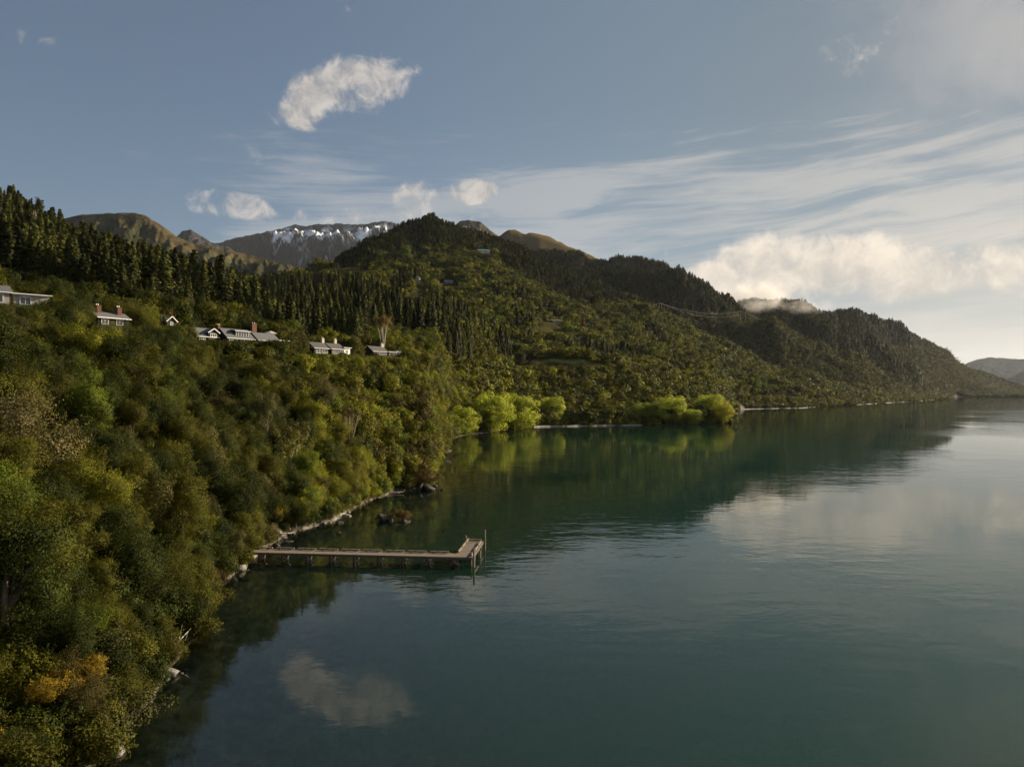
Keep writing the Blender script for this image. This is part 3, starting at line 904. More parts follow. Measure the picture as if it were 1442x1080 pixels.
# ------------------------------------------------------------------ trees: where they stand
HOUSES_CLEAR = [  # (col0, col1, row above which nothing nearer may rise, distance)
    (-10, 40, 424, 126), (142, 162, 447, 130), (229, 244, 457, 172), (726, 850, 514, 604), (640, 662, 590, 358), (286, 384, 477, 214), (436, 490, 497, 252), (516, 556, 500, 280)]
HOUSES_CLEAR += [(486, 516, 381, 1045), (626, 640, 403, 1015), (587, 592, 418, 925), (664, 698, 353, 1285), (674, 690, 325, 1484), (648, 660, 321, 1494), (760, 788, 467, 915), (1108, 1126, 555, 1004)]
FOOT = [((px - PX0) / F * Z, Z, r_) for px, Z, r_ in ((325, 190, 9), (300, 183, 9), (350, 198, 9), (372, 206, 7), (448, 236, 8), (470, 244, 8), (484, 249, 6), (526, 266, 8), (546, 274, 8), (152, 121, 7), (-4, 112, 7), (236, 172, 4),
        (500, 1050, 10), (632, 1020, 7), (589, 930, 4), (681, 1290, 13), (682, 1490, 9), (654, 1500, 7), (771, 935, 9), (1116, 1010, 8), (539, 287, 4))]      # (x, y, radius) kept free of trees


def inpoly(px, py, poly):
    inside = np.zeros(px.shape, bool)
    j = len(poly) - 1
    for i in range(len(poly)):
        xi, yi = poly[i]; xj, yj = poly[j]
        c = ((yi > py) != (yj > py)) & (px < (xj - xi) * (py - yi) / (yj - yi + 1e-9) + xi)
        inside ^= c
        j = i
    return inside


def scatter():
    """Even cover: the spacing grows with distance so that far slopes stay as dense in the picture."""
    X = []; Z = []
    z = 24.0
    while z < 4000:
        s = max(2.15, 0.0066 * min(z, 1300) + 0.0028 * max(z - 1300, 0))
        lo, hi = (-90 - PX0) / F * z, (1530 - PX0) / F * z
        n = int((hi - lo) / s)
        x = lo + (np.arange(n) + rng.uniform(-0.45, 0.45, n)) * (hi - lo) / n
        X.append(x); Z.append(z + rng.uniform(-0.45, 0.45, n) * s)
        z += s * (1.0 if z < 420 else 1.1 if z < 1100 else 0.5)
    return np.concatenate(X), np.concatenate(Z)


TX, TY = scatter()


def shore_fringe():
    """Scrub that crowds the water's edge."""
    X = []; Z = []
    o = SHXY[(SHXY[:, 1] < 500) & (SHXY[:, 1] > 22)]
    o = o[np.argsort(o[:, 1])]
    for (a, b) in zip(o[:-1], o[1:]):
        d = float(np.hypot(*(b - a)))
        n = int(min(d, 30) / 0.45) + 1
        for k in range(n):
            t = rng.random(); q = a + (b - a) * t
            w_ = rng.random() ** 1.8; X.append(q[0] - 0.1 - 6.0 * w_); Z.append(q[1] + rng.uniform(-0.3, 1.5) + 4.0 * w_)
    z = 480.0
    o = SHXY[(SHXY[:, 1] >= 470) & (SHXY[:, 0] > -10)]
    for (a, b) in zip(o[:-1], o[1:]):              # far shores: bigger steps
        if np.hypot(*(b - a)) > 90: continue
        n = int(np.hypot(*(b - a)) / (0.0028 * a[1])) + 1
        for k in range(n):
            q = a + (b - a) * rng.random(); w_ = 1 + rng.uniform(0.0005, 0.02)
            X.append(q[0] * w_); Z.append(q[1] * w_)
    return np.array(X), np.array(Z)


fx_, fz_ = shore_fringe()
n_fr = len(fx_)
TX = np.concatenate([TX, fx_]); TY = np.concatenate([TY, fz_])
TPX = PX0 + F * TX / TY
TH = bilerp(H, TPX, TY)
FR = np.arange(len(TX)) >= len(TX) - n_fr
ok = (TY > shore_Z(TPX) + 0.4) & (TH > np.where(FR, 0.3, 0.55)) & (TPX > -150) & (TPX < 1590)
TX, TY, TPX, TH, FR = TX[ok], TY[ok], TPX[ok], TH[ok], FR[ok]
who = WHO[np.clip(np.round(np.interp(TPX, GPX, np.arange(len(GPX)))).astype(int), 0, len(GPX) - 1),
          np.clip(np.round((np.log(TY) - GLZ[0]) / (GLZ[1] - GLZ[0])).astype(int), 0, NZ - 1)]
TPY = PY0 - (TH - CAM_H) / TY * F
# visible over the ground in front of it?
VR = np.maximum.accumulate((H - CAM_H) / GY, axis=1)
vis0 = (TH + 12 - CAM_H) / TY > bilerp(VR, TPX, TY * 0.985) - 0.002
keep = vis0 & (who != 5)
for (hx, hy, hr) in FOOT: keep &= (TX - hx) ** 2 + (TY - hy) ** 2 > hr * hr
TX, TY, TPX, TH, TPY, who, FR = [q[keep] for q in (TX, TY, TPX, TH, TPY, who, FR)]
NT = len(TX)
R1, R2, R3, R4 = rng.random(NT), rng.random(NT), rng.random(NT), rng.random(NT)
patch = fbm2(TX / 45.0 + 9, TY / 45.0, 3)

con = np.zeros(NT, bool)
con |= (who == 1) & (TY > 238) & (TPX < 345) & (TPY < 452)
con |= (who == 1) & (TY > 300) & (TPX < 420) & (TPX > 300)
patch2 = fbm2(TX / 55.0 + 3, TY / 80.0 + 8, 3)
con |= (who == 2) & (TY > 330) & (TY < 760) & (TPX < 690 - (TY - 330) * 0.12) & (patch2 > np.where(TY < 470, -0.06, 0.10))
con |= (who == 2) & (TPX < 480) & (TY > 760) & (patch2 > -0.05)
con |= (who == 2) & inpoly(TPX, TPY, [(470, 300), (560, 300), (640, 300), (760, 345), (760, 372), (690, 352), (640, 345), (590, 358), (520, 366), (470, 400)])
con |= (who == 2) & inpoly(TPX, TPY, [(545, 362), (595, 358), (598, 372), (545, 374)])
con |= (who == 2) & inpoly(TPX, TPY, [(720, 330), (870, 405), (865, 432), (800, 428), (740, 398), (690, 372), (680, 350)])
con |= (who == 2) & inpoly(TPX, TPY, [(560, 385), (590, 380), (590, 412), (545, 412)])
con |= (who == 3) & (TPY < 445)
con &= ~FR
con |= (who == 4) & (R1 < 0.95)
con |= (who == 7) & (R1 < 0.93)
con |= (who == 8) & (TPY < 490) & (TPX < 1320)
con |= (who == 2) & (TPX > 600) & (TPX < 930) & (patch > 0.33) & (TY > 600)
con &= ~((who == 2) & inpoly(TPX, TPY, [(598, 352), (700, 358), (720, 400), (690, 420), (560, 420), (595, 380)]) & (R1 < 0.93))
# thin the conifers to their wider spacing, keep glades open
drop = con & (R2 < np.where(TY < 800, 0.78 - 0.0006 * (TY - 240), 0.12))
glade = (inpoly(TPX, TPY, [(335, 425), (395, 448), (420, 470), (395, 480), (345, 462), (322, 440)]) & (TY > 225) & (R2 < 0.72))
glade |= inpoly(TPX, TPY, [(725, 505), (790, 508), (850, 513), (850, 520), (790, 516), (725, 513)]) & (TY > 560) & (R2 < 0.93)
glade |= inpoly(TPX, TPY, [(535, 352), (640, 352), (645, 360), (600, 366), (535, 360)]) & (TY > 900) & (R2 < 0.9)
glade |= inpoly(TPX, TPY, [(640, 355), (720, 385), (690, 400), (620, 372)]) & (R2 < 0.45)
glade |= (who == 8) & (TPY > 500) & (R2 < 0.2)
glade |= inpoly(TPX, TPY, [(160, 385), (192, 402), (190, 424), (168, 415)]) & (R2 < 0.85)
gap = (~con) & (TY < 330) & (R2 > 0.91) & ~FR
keep = ~(drop | glade | gap)
TX, TY, TPX, TH, TPY, who, R1, R2, R3, R4, patch, con, FR = [q[keep] for q in (TX, TY, TPX, TH, TPY, who, R1, R2, R3, R4, patch, con, FR)]
NT = len(TX)

# heights
hgt = np.where(TY < 300, 2.8 + 5.2 * R3 ** 1.7, np.maximum(5.0 + 4.0 * R3, TY * 0.0092 * (0.55 + 0.9 * R3 ** 1.5)))
tall = (~con) & (TY < 330) & (R4 < 0.13)
hgt = np.where(tall, 6.5 + 5.0 * R3, hgt)
hgt = np.where(con, np.where(TY < 760, 7 + 18 * R3 ** 1.5, 8 + 6 * R3), hgt)
hgt = np.where(con & (who == 1) & (TY < 420), 10 + 18 * R3 ** 1.3, hgt)
hgt = np.where((~con) & (TPX > 640) & (TPX < 1040) & (TY < 900), 5.0 + 6.5 * R3 ** 1.4, hgt)
dsh = TY - shore_Z(TPX)
hgt = np.where((~con) & (dsh < 6) & (TY < 300), np.minimum(hgt, 3.4 + 3.0 * R3), hgt)
hgt = np.where(FR, np.where(TY < 460, 1.1 + 2.6 * R3 ** 1.5, np.maximum(3.5, 0.0058 * TY) * (0.6 + 0.7 * R3)), hgt)
hgt = np.where((who == 8) & ~con, np.minimum(hgt, 14), hgt)
hgt = np.where((~con) & (TY > 700), np.minimum(hgt, 13.0), hgt)
hgt = np.where(con & (TY > 1700), 10 + 6 * R3, hgt)
# keep the view to the houses open
for (c0, c1, row, hzZ) in HOUSES_CLEAR:
    m_ = (TPX > c0 - 4 - 0.42 * hgt / TY * F) & (TPX < c1 + 4 + 0.42 * hgt / TY * F) & (TY < hzZ + 6)
    lim = CAM_H + (PY0 - row) * TY / F - TH
    hgt = np.where(m_, np.minimum(hgt, np.maximum(lim, 0.0)), hgt)
keep = hgt > 1.1
TX, TY, TPX, TH, TPY, who, R1, R2, R3, R4, patch, con, hgt, tall, dsh = [q[keep] for q in (TX, TY, TPX, TH, TPY, who, R1, R2, R3, R4, patch, con, hgt, tall, dsh)]
NT = len(TX)

# leaf colours: names double as words for the labels
TINTS = {'olive': (0.082, 0.082, 0.011), 'dark green': (0.034, 0.044, 0.008), 'yellow-green': (0.140, 0.142, 0.015), 'grey-green': (0.078, 0.080, 0.026),
         'brownish': (0.062, 0.051, 0.015), 'fresh green': (0.092, 0.118, 0.014), 'golden': (0.20, 0.135, 0.014),
         'blackish green': (0.023, 0.026, 0.008), 'deep green': (0.040, 0.045, 0.011), 'mossy green': (0.066, 0.070, 0.014)}
TN = list(TINTS)
tid = np.zeros(NT, int)
rr_ = rng.random(NT)
mixv = np.clip(rr_, 0, 0.9999)
def choose(mask, spec):
    tot = 0.0
    for name, p in spec:
        m_ = mask & (mixv >= tot) & (mixv < tot + p)
        tid[m_] = TN.index(name); tot += p
bl = ~con
tid[:] = TN.index('olive')
choose(bl & (TY < 330) & (TPX < 420), [('dark green', 0.46), ('olive', 0.29), ('grey-green', 0.08), ('yellow-green', 0.07), ('fresh green', 0.03), ('brownish', 0.045)])  # darker species, with extra dark green standing in for deep shade
choose(bl & (TY < 460) & (TPX >= 420), [('dark green', 0.20), ('olive', 0.30), ('yellow-green', 0.30), ('fresh green', 0.10), ('brownish', 0.12)])
choose(bl & (TY >= 460) & (who == 0), [('dark green', 0.30), ('olive', 0.36), ('brownish', 0.08), ('yellow-green', 0.22), ('grey-green', 0.06)])
choose(bl & (who == 2), [('dark green', 0.30), ('mossy green', 0.20), ('olive', 0.22), ('yellow-green', 0.18), ('fresh green', 0.12)])
choose(bl & np.isin(who, (3, 4, 6, 7, 8)), [('dark green', 0.40), ('olive', 0.34), ('grey-green', 0.14), ('brownish', 0.14)])
choose(con, [('blackish green', 0.40), ('deep green', 0.42), ('mossy green', 0.20)])
golden = bl & (TY < 160) & (dsh < 11) & (R1 < 0.05) & (hgt < 2.6)
tid[golden] = TN.index('golden')
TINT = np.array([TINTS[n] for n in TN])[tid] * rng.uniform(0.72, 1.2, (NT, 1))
TINT *= np.where((TY < 330) & (TPX < 420) & ~con, 0.86, np.where(con, 1.25, np.where(TY < 1000, 1.28, 1.2)))[:, None]  # leaf colour carries shade on the near left slope, sun patches beyond
rot = rng.uniform(0, 6.283, NT)

# how much of each tree shows: near ones first into a coarse picture
pr = np.where(con, 0.18 * hgt, 0.42 * hgt) / TY * F
ptop = PY0 - (TH + hgt - CAM_H) / TY * F
W2, H2 = 361, 270
mask = np.zeros((H2, W2), bool)
shown = np.zeros(NT)
VRt = bilerp(VR, TPX, TY * 0.97)
for k in np.argsort(TY):
    x0, x1 = int(max((TPX[k] - pr[k]) / 4, 0)), int(min((TPX[k] + pr[k]) / 4 + 1, W2))
    y0 = int(max(ptop[k] / 4, 0))
    y1 = int(min(min(TPY[k], PY0 - VRt[k] * F) / 4 + 1, H2))
    if x1 <= x0 or y1 <= y0: continue
    sub = mask[y0:y1, x0:x1]
    free = (~sub).sum()
    if free:
        area = (x1 - x0) * (y1 - y0)
        shown[k] = free * min(1.0, (2 * pr[k] * max(TPY[k] - ptop[k], 1)) / 16.0 / area) + 1e-3
        sub[:] = True if area < 4 or not con[k] else sub | True
# near neighbours hide each other only partly: give hidden ones a smaller chance to stand as things
alive = (shown > 0) | (TY < 5000)
TX, TY, TPX, TH, TPY, who, R1, R2, R3, R4, patch, con, hgt, tall, dsh, tid, TINT, rot, shown, pr, ptop = [q[alive] for q in (TX, TY, TPX, TH, TPY, who, R1, R2, R3, R4, patch, con, hgt, tall, dsh, tid, TINT, rot, shown, pr, ptop)]
NT = len(TX)
print('trees', NT, 'far', int((TY > 1100).sum()), 'conifers', int(con.sum()))

inframe = (TPX > 4) & (TPX < 1438) & (ptop < 1070) & (TPY > 0)
shrubby = (~con) & (hgt < 3.6) & (TY < 330)
kinds = [('broadleaf_tree', (~con) & ~shrubby, 300), ('conifer_tree', con, 300), ('shrub', shrubby, 140)]
single = np.zeros(NT, int)      # 1,2,3: stands as a thing
for q, (nm, m_, lim) in enumerate(kinds):
    idx = np.where(m_ & inframe & (shown > 0.6))[0]
    idx = idx[np.argsort(-shown[idx])][:lim]
    single[idx] = q + 1

LANDMARKS = [('the jetty', -33.0, 93.0), ('the long grey-roofed lodge', -72.0, 188.0), ('the pair of brick chimneys', -69.0, 122.0), ('the white-fronted house', -77.0, 108.0),
             ('the first stone-chimneyed cottage', -61.0, 240.0), ('the cottage beside the gum tree', -49.0, 270.0), ('the brown headland', -20.0, 163.0), ('the bouldery near shore', -25.5, 50.0),
             ('the rocks short of the jetty', -33.0, 88.0), ('the shingle beach past the jetty', -31.0, 136.0), ('the snag on the shore', -26.0, 240.0), ('the waterside willows', -12.0, 380.0),
             ('the lawn terrace', 30.0, 615.0), ('the point willows', 100.0, 490.0)]
ORD = ['first', 'second', 'third', 'fourth', 'fifth', 'sixth', 'seventh', 'eighth', 'ninth', 'tenth', 'eleventh', 'twelfth', 'thirteenth', 'fourteenth', 'fifteenth', 'sixteenth',
       'seventeenth', 'eighteenth', 'nineteenth', 'twentieth']
def ordinal(n):
    if n < 20: return ORD[n]
    tens = ['', '', 'twenty', 'thirty', 'forty', 'fifty', 'sixty', 'seventy', 'eighty', 'ninety'][((n + 1) // 10) % 10]
    u = (n + 1) % 10
    if u == 0: return tens[:-1] + 'ieth'
    return tens + '-' + ORD[u - 1]


def tree_labels():
    buckets = {}
    for k in np.where(single > 0)[0]:
        lm = min(range(len(LANDMARKS)), key=lambda i: (LANDMARKS[i][1] - TX[k]) ** 2 + (LANDMARKS[i][2] - TY[k]) ** 2)
        colour = TN[tid[k]]
        if single[k] == 1:
            look = ('tall ' if hgt[k] > 9 else 'low ' if hgt[k] < 5.5 else '') + colour + ' bushy tree'
        elif single[k] == 2:
            look = ('very tall ' if hgt[k] > 21 else 'short ' if hgt[k] < 15 else '') + colour + ' conifer'
        else:
            look = ('tiny ' if hgt[k] < 2.2 else '') + colour + ' shrub'
        if single[k] == 2 and who[k] == 1 and TY[k] > 330:
            place = 'the forested skyline hill'
        elif single[k] == 2 and who[k] == 2 and TY[k] > 800:
            place = 'the summit of the main hill'
        else:
            place = LANDMARKS[lm][0]
        buckets.setdefault((look, place, -1 if place.startswith(('the forested', 'the summit')) else lm), []).append(k)
    lab = {}
    for (look, place, lm), ks in buckets.items():
        ref = LANDMARKS[lm]
        if place == 'the forested skyline hill': key = lambda k: -TPX[k]
        elif place == 'the summit of the main hill': key = lambda k: abs(TPX[k] - 608)
        else: key = lambda k: (ref[1] - TX[k]) ** 2 + (ref[2] - TY[k]) ** 2
        ks = sorted(ks, key=key)
        for n, k in enumerate(ks):
            o = '' if n == 0 else ordinal(n) + ' '
            if place == 'the forested skyline hill':
                lab[k] = f"{look} on the forested skyline hill, {ORD[0] if n == 0 else ordinal(n)} such from its lake end"
            else:
                lab[k] = f"{look} standing {o}nearest to {place}"
    return lab


LAB = tree_labels()
GROUPS = {1: 'bushy trees on the lakeside slopes', 2: 'conifers on the hillsides', 3: 'shrubs along the lake shore'}


def proto_for(k):
    if con[k]: return 'conifer_mid' if TY[k] < 800 else 'conifer_far'
    if hgt[k] < 3.6 and TY[k] < 330: return 'shrub'
    if TY[k] < 150: return 'tall_near' if tall[k] else 'bush_near'
    if TY[k] < 420: return 'tall_mid' if tall[k] else 'bush_mid'
    return 'bush_far'


def place_tree(name, pk, var, loc, rz, scl, tint, label, cat, group):
    root = empty(name, loc, rz, label, cat, group)
    root.scale = scl
    pr_ = PROTO[pk][var]
    t = link('trunk', pr_['trunk'], root)
    c = link('crown', pr_['crown'], root)
    c['tint'] = [float(q) for q in tint]
    t['tint'] = [float(q) for q in tint]
    return root


stuff_pts = {}
for k in range(NT):
    pk = proto_for(k)
    var = int(R4[k] * 7919) % len(PROTO[pk])
    s = hgt[k] / PROTO[pk][var]['h']
    sx = s * (0.86 + 0.3 * R1[k])
    if pk in ('bush_far', 'bush_mid') and not tall[k]: sx *= 1.2
    if pk == 'bush_far': sx *= float(np.clip(TY[k] * 0.0080 / hgt[k], 1.0, 1.6))
    if con[k]: sx = s * ((1.0 + 0.5 * R1[k]) if pk == 'conifer_mid' else (1.5 + 0.5 * R1[k]))
    loc = (TX[k], TY[k], TH[k] - 0.15)
    if single[k]:
        nm = kinds[single[k] - 1][0]
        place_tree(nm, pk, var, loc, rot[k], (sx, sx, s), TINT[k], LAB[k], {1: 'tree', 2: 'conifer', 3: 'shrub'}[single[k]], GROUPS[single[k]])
    else:
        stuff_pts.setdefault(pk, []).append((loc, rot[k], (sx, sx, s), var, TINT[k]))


def stuff_forest(name, pk, pts):
    protos = bpy.data.collections.new(name + '_kinds')
    for i, p in enumerate(PROTO[pk]):
        cm = p['crown'].copy(); n0 = len(cm.vertices)
        # trunk and crown in one mesh for the far forest
        V = np.empty(n0 * 3, np.float32); p['crown'].vertices.foreach_get('co', V); V = V.reshape(-1, 3)
        tv = np.array([v.co[:] for v in p['trunk'].vertices], np.float32)
        tq = [list(f.vertices) for f in p['trunk'].polygons if len(f.vertices) == 4]
        Q = np.concatenate([as_quads(V), np.array(tq, np.int32) + n0]) if tq else as_quads(V)
        me = quads_mesh(f'{name}_tree', np.concatenate([V, tv]), Q, False, [p['crown'].materials[0], M['bark']],
                        np.concatenate([np.zeros(n0 // 4, int), np.ones(len(tq), int)]))
        bpy.data.meshes.remove(cm)
        o = bpy.data.objects.new(f'{name}_tree', me)
        protos.objects.link(o)
    me = bpy.data.meshes.new(name)
    n = len(pts)
    me.vertices.add(n)
    me.vertices.foreach_set('co', np.array([p[0] for p in pts], np.float32).ravel())
    def att(nm, typ, arr, key):
        a_ = me.attributes.new(nm, typ, 'POINT'); a_.data.foreach_set(key, np.ascontiguousarray(arr).ravel())
    att('turn', 'FLOAT_VECTOR', np.array([(0, 0, p[1]) for p in pts], np.float32), 'vector')
    att('size', 'FLOAT_VECTOR', np.array([p[2] for p in pts], np.float32), 'vector')
    att('variant', 'INT', np.array([p[3] for p in pts], np.int32), 'value')
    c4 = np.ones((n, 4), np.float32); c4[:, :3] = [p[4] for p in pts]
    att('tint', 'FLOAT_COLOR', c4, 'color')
    ng = bpy.data.node_groups.new(name + '_nodes', 'GeometryNodeTree')
    ng.interface.new_socket('Geometry', in_out='INPUT', socket_type='NodeSocketGeometry')
    ng.interface.new_socket('Geometry', in_out='OUTPUT', socket_type='NodeSocketGeometry')
    gi = ng.nodes.new('NodeGroupInput'); go = ng.nodes.new('NodeGroupOutput')
    ci = ng.nodes.new('GeometryNodeCollectionInfo'); ci.inputs['Collection'].default_value = protos
    ci.inputs['Separate Children'].default_value = True; ci.inputs['Reset Children'].default_value = True
    ip = ng.nodes.new('GeometryNodeInstanceOnPoints'); ip.inputs['Pick Instance'].default_value = True
    def named(nm, typ):
        nd = ng.nodes.new('GeometryNodeInputNamedAttribute'); nd.data_type = typ; nd.inputs['Name'].default_value = nm
        return nd.outputs['Attribute']
    ng.links.new(gi.outputs[0], ip.inputs['Points'])
    ng.links.new(ci.outputs[0], ip.inputs['Instance'])
    ng.links.new(named('variant', 'INT'), ip.inputs['Instance Index'])
    e2r = ng.nodes.new('FunctionNodeEulerToRotation')
    ng.links.new(named('turn', 'FLOAT_VECTOR'), e2r.inputs[0])
    ng.links.new(e2r.outputs[0], ip.inputs['Rotation'])
    ng.links.new(named('size', 'FLOAT_VECTOR'), ip.inputs['Scale'])
    ng.links.new(ip.outputs[0], go.inputs[0])
    o = link(name, me)
    md = o.modifiers.new('instances', 'NODES'); md.node_group = ng
    tag(o, kind='stuff')
    return o


STUFF_NAMES = {'bush_near': 'lakeside_bush', 'tall_near': 'lakeside_thicket', 'bush_mid': 'slope_bush', 'tall_mid': 'slope_thicket', 'bush_far': 'hillside_bush',
               'shrub': 'shore_scrub', 'conifer_mid': 'conifer_forest', 'conifer_far': 'distant_conifer_forest'}
for pk, pts in stuff_pts.items():
    stuff_forest(STUFF_NAMES[pk], pk, pts)

#PART2
# ------------------------------------------------------------------ trees that stand out
def solo_tree(name, protos, px, Z, h, rad, tint, label, cat, group=None, var=0, dz=-0.2, rz=0.0):
    p = PROTO[protos][var % len(PROTO[protos])]
    s = h / p['h']; sx = rad / p['r']
    return place_tree(name, protos, var % len(PROTO[protos]), at(px, Z, dz), rz, (sx, sx, s), tint, label, cat, group)


WIL = (0.29, 0.33, 0.045); WIL2 = (0.28, 0.27, 0.035); WIL3 = (0.15, 0.19, 0.028)
WG = 'willows at the water edge'
for i, (px, Z, h, rad, tint, lab) in enumerate([
    (650, 362, 12.0, 8.2, WIL, 'round yellow-green willow nearest the snag, smallest of the inner bay four but one'),
    (690, 388, 19.0, 12.6, WIL, 'largest bright yellow-green willow, leaning over the lake in the inner bay'),
    (733, 424, 18.0, 10.8, WIL, 'broad yellow-green willow between the largest willow and the isolated round one'),
    (776, 468, 14.5, 8.2, WIL, 'isolated round yellow-green willow at the head of the bay beside shingle'),
    (896, 480, 12.0, 7.0, WIL3, 'darker green willow at the inland end of the point row'),
    (917, 482, 12.0, 6.5, WIL3, 'dull green willow squeezed behind the broad dome willow of the point'),
    (947, 482, 16.5, 11.5, WIL, 'broad dome-shaped green willow in the middle of the point row'),
    (978, 482, 8.6, 6.4, WIL, 'lowest willow of the point, a small bright dome at the waterline'),
    (998, 515, 15.5, 9.5, WIL, 'green willow standing behind the yellowish one near the point tip'),
    (1018, 492, 13.5, 7.4, WIL2, 'yellowish willow at the very tip of the point, furthest out in the lake')]):
    solo_tree('willow_tree', 'willow', px, Z, h * 1.22, rad * 1.42, tint, lab, 'willow', WG, i, -0.4, i * 1.3)

solo_tree('round_tree', 'bush_near', 668, 565, 17.5, 11.0, TINTS['brownish'], 'big dark brown round tree furthest inland of the terrace three', 'tree', 'round trees on the terrace', 1)
solo_tree('round_tree', 'bush_near', 702, 580, 16.0, 10.0, (0.06, 0.045, 0.02), 'dark brown round tree in the middle of the terrace three', 'tree', 'round trees on the terrace', 2)
solo_tree('round_tree', 'bush_near', 731, 590, 14.0, 7.5, (0.05, 0.048, 0.018), 'dark olive round tree beside the lawn, nearest to it of the terrace three', 'tree', 'round trees on the terrace', 3)
solo_tree('poplar_tree', 'tall_mid', 765, 560, 15.0, 4.4, TINTS['olive'], 'solitary column-shaped olive tree rising above the bay scrub', 'tree', None, 1)
solo_tree('spreading_tree', 'bush_near', 800, 500, 13.0, 9.5, (0.055, 0.042, 0.018), 'dark spreading brownish tree just inland of the isolated round willow', 'tree', None, 4)
solo_tree('rust_conifer', 'conifer_mid', 821, 905, 26.0, 7.0, (0.10, 0.045, 0.018), 'rust-brown dying conifer alone on the hillside above the terrace', 'conifer', None, 2)
solo_tree('summit_tree', 'bush_mid', 609, 1498, 16.0, 12.0, TINTS['deep green'], 'lone round-headed tree crowning the very summit of the main hill', 'tree', None, 0)
solo_tree('pale_poplar', 'tall_mid', 574, 1105, 30.0, 9.0, (0.11, 0.14, 0.03), 'tall pale green poplar below the bare track near the summit', 'tree', 'pale poplars under the summit track', 2)
solo_tree('pale_poplar', 'tall_mid', 566, 1110, 24.0, 8.0, (0.10, 0.12, 0.03), 'shorter pale green poplar leaning against the tall one under the track', 'tree', 'pale poplars under the summit track', 3)
solo_tree('pale_poplar', 'tall_mid', 562, 960, 14.0, 7.0, (0.15, 0.16, 0.03), 'small bright yellow-green tree on the dark hillside below the poplars', 'tree', 'pale poplars under the summit track', 1)
for (px, Z, h, rad, tint, v, lab) in [
    (285, 96, 10.5, 5.2, (0.115, 0.105, 0.034), 0, 'big pale olive round tree with a sunlit shoulder halfway up the near slope'),
    (35, 62, 11.0, 5.6, (0.13, 0.112, 0.05), 1, 'big grey-olive billowing tree at the picture edge on the near slope'),
    (215, 72, 9.0, 4.0, (0.09, 0.085, 0.022), 2, 'upright olive tree with a notched top in the middle of the near slope'),
    (455, 152, 14.0, 6.2, (0.075, 0.068, 0.026), 3, 'large soft olive tree standing above the stand of pale trunks'),
    (375, 124, 13.5, 4.2, (0.072, 0.075, 0.024), 4, 'slender feathery olive tree rising behind the pale trunked trees'),
    (590, 205, 9.0, 5.0, (0.12, 0.115, 0.026), 5, 'sunlit rounded olive tree on the slope above the snag beach')]:
    solo_tree('feature_tree', 'bush_near' if h < 13 else 'tall_near', px, Z, h, rad, tint, lab, 'tree', None, v)


def trunk_tree(name, px, Z, h, stems, crown_r, crown_z, tint, label, leaf=2600, size=0.36, bark='pale_bark', seed=1, base_r=0.16, flat=0.6, group=None):
    r = np.random.default_rng(seed)
    root = empty(name, at(px, Z, -0.3), 0, label, 'tree', group)
    heads = []
    for k in range(stems):
        an = 6.283 * k / stems + r.uniform(-.4, .4); q = crown_r * r.uniform(0.25, 0.75)
        top = (q * math.cos(an), q * math.sin(an), crown_z + r.uniform(-0.1, 0.25) * crown_r)
        mid = (top[0] * 0.42, top[1] * 0.42, crown_z * 0.55)
        mb = MB(); mb.tube([(0.15 * math.cos(an), 0.15 * math.sin(an), -0.5), mid, top], [base_r, base_r * 0.72, base_r * 0.3], 6)
        for j in range(3):
            b = Vector(mid).lerp(Vector(top), r.uniform(0.1, 0.8)); e = b + Vector((r.uniform(-1, 1) * crown_r * .4, r.uniform(-1, 1) * crown_r * .4, r.uniform(.5, 2.0)))
            mb.tube([tuple(b), tuple(e)], [base_r * 0.35, base_r * 0.1], 4, cap=False)
        mb.build('trunk', M[bark], root, True)
        heads.append(top)
    hd = np.array(heads)
    V, c, rr = crown_cloud(r, np.array([0, 0, crown_z + crown_r * 0.15]), (crown_r, crown_r, crown_r * flat), 16, crown_r * 0.34, leaf, size, 0.5,
                           lump=(hd, np.full(len(hd), crown_r * 0.35)))
    cr = link('crown', quads_mesh(name + '_crown', V, as_quads(V), False, [M['leaf']]), root)
    cr['tint'] = [float(q) for q in tint]
    return root


trunk_tree('gum_tree', 539, 287, 19, 7, 3.4, 15.0, (0.17, 0.12, 0.045), 'tall gum tree with bare pale stems and an umbrella crown behind the cottages', 3600, 0.34, seed=4, base_r=0.24, flat=0.75)
PT = 'pale trunked trees above the jetty beach'
trunk_tree('pale_trunk_tree', 400, 120, 12, 3, 2.6, 7.2, (0.10, 0.098, 0.03), 'olive tree on three pale bare trunks above the jetty, most lakeward of three', 2600, 0.3, seed=5, base_r=0.11, flat=1.0, group=PT)
trunk_tree('pale_trunk_tree', 412, 124, 13, 3, 2.6, 8.0, (0.088, 0.085, 0.03), 'taller olive tree on pale bare trunks, middle of three above the jetty', 2600, 0.3, seed=6, base_r=0.11, flat=1.0, group=PT)
trunk_tree('pale_trunk_tree', 424, 127, 11, 2, 2.2, 6.4, (0.11, 0.11, 0.032), 'yellowish tree on two thin pale trunks nearest the shingle beach', 2200, 0.3, seed=7, base_r=0.09, flat=1.0, group=PT)
trunk_tree('bare_tree', 492, 150, 14, 8, 2.6, 10.0, (0.10, 0.07, 0.04), 'half-bare brown tree with a fan of thin pale stems above the headland beach', 800, 0.25, seed=8, base_r=0.09, flat=1.1)
trunk_tree('tall_dead_tree', 52, 395, 30, 4, 4.0, 24.0, (0.05, 0.052, 0.02), 'tall conifer-side tree with a bare whitish trunk on the forested skyline hill', 2000, 0.6, seed=9, base_r=0.35, flat=1.6)

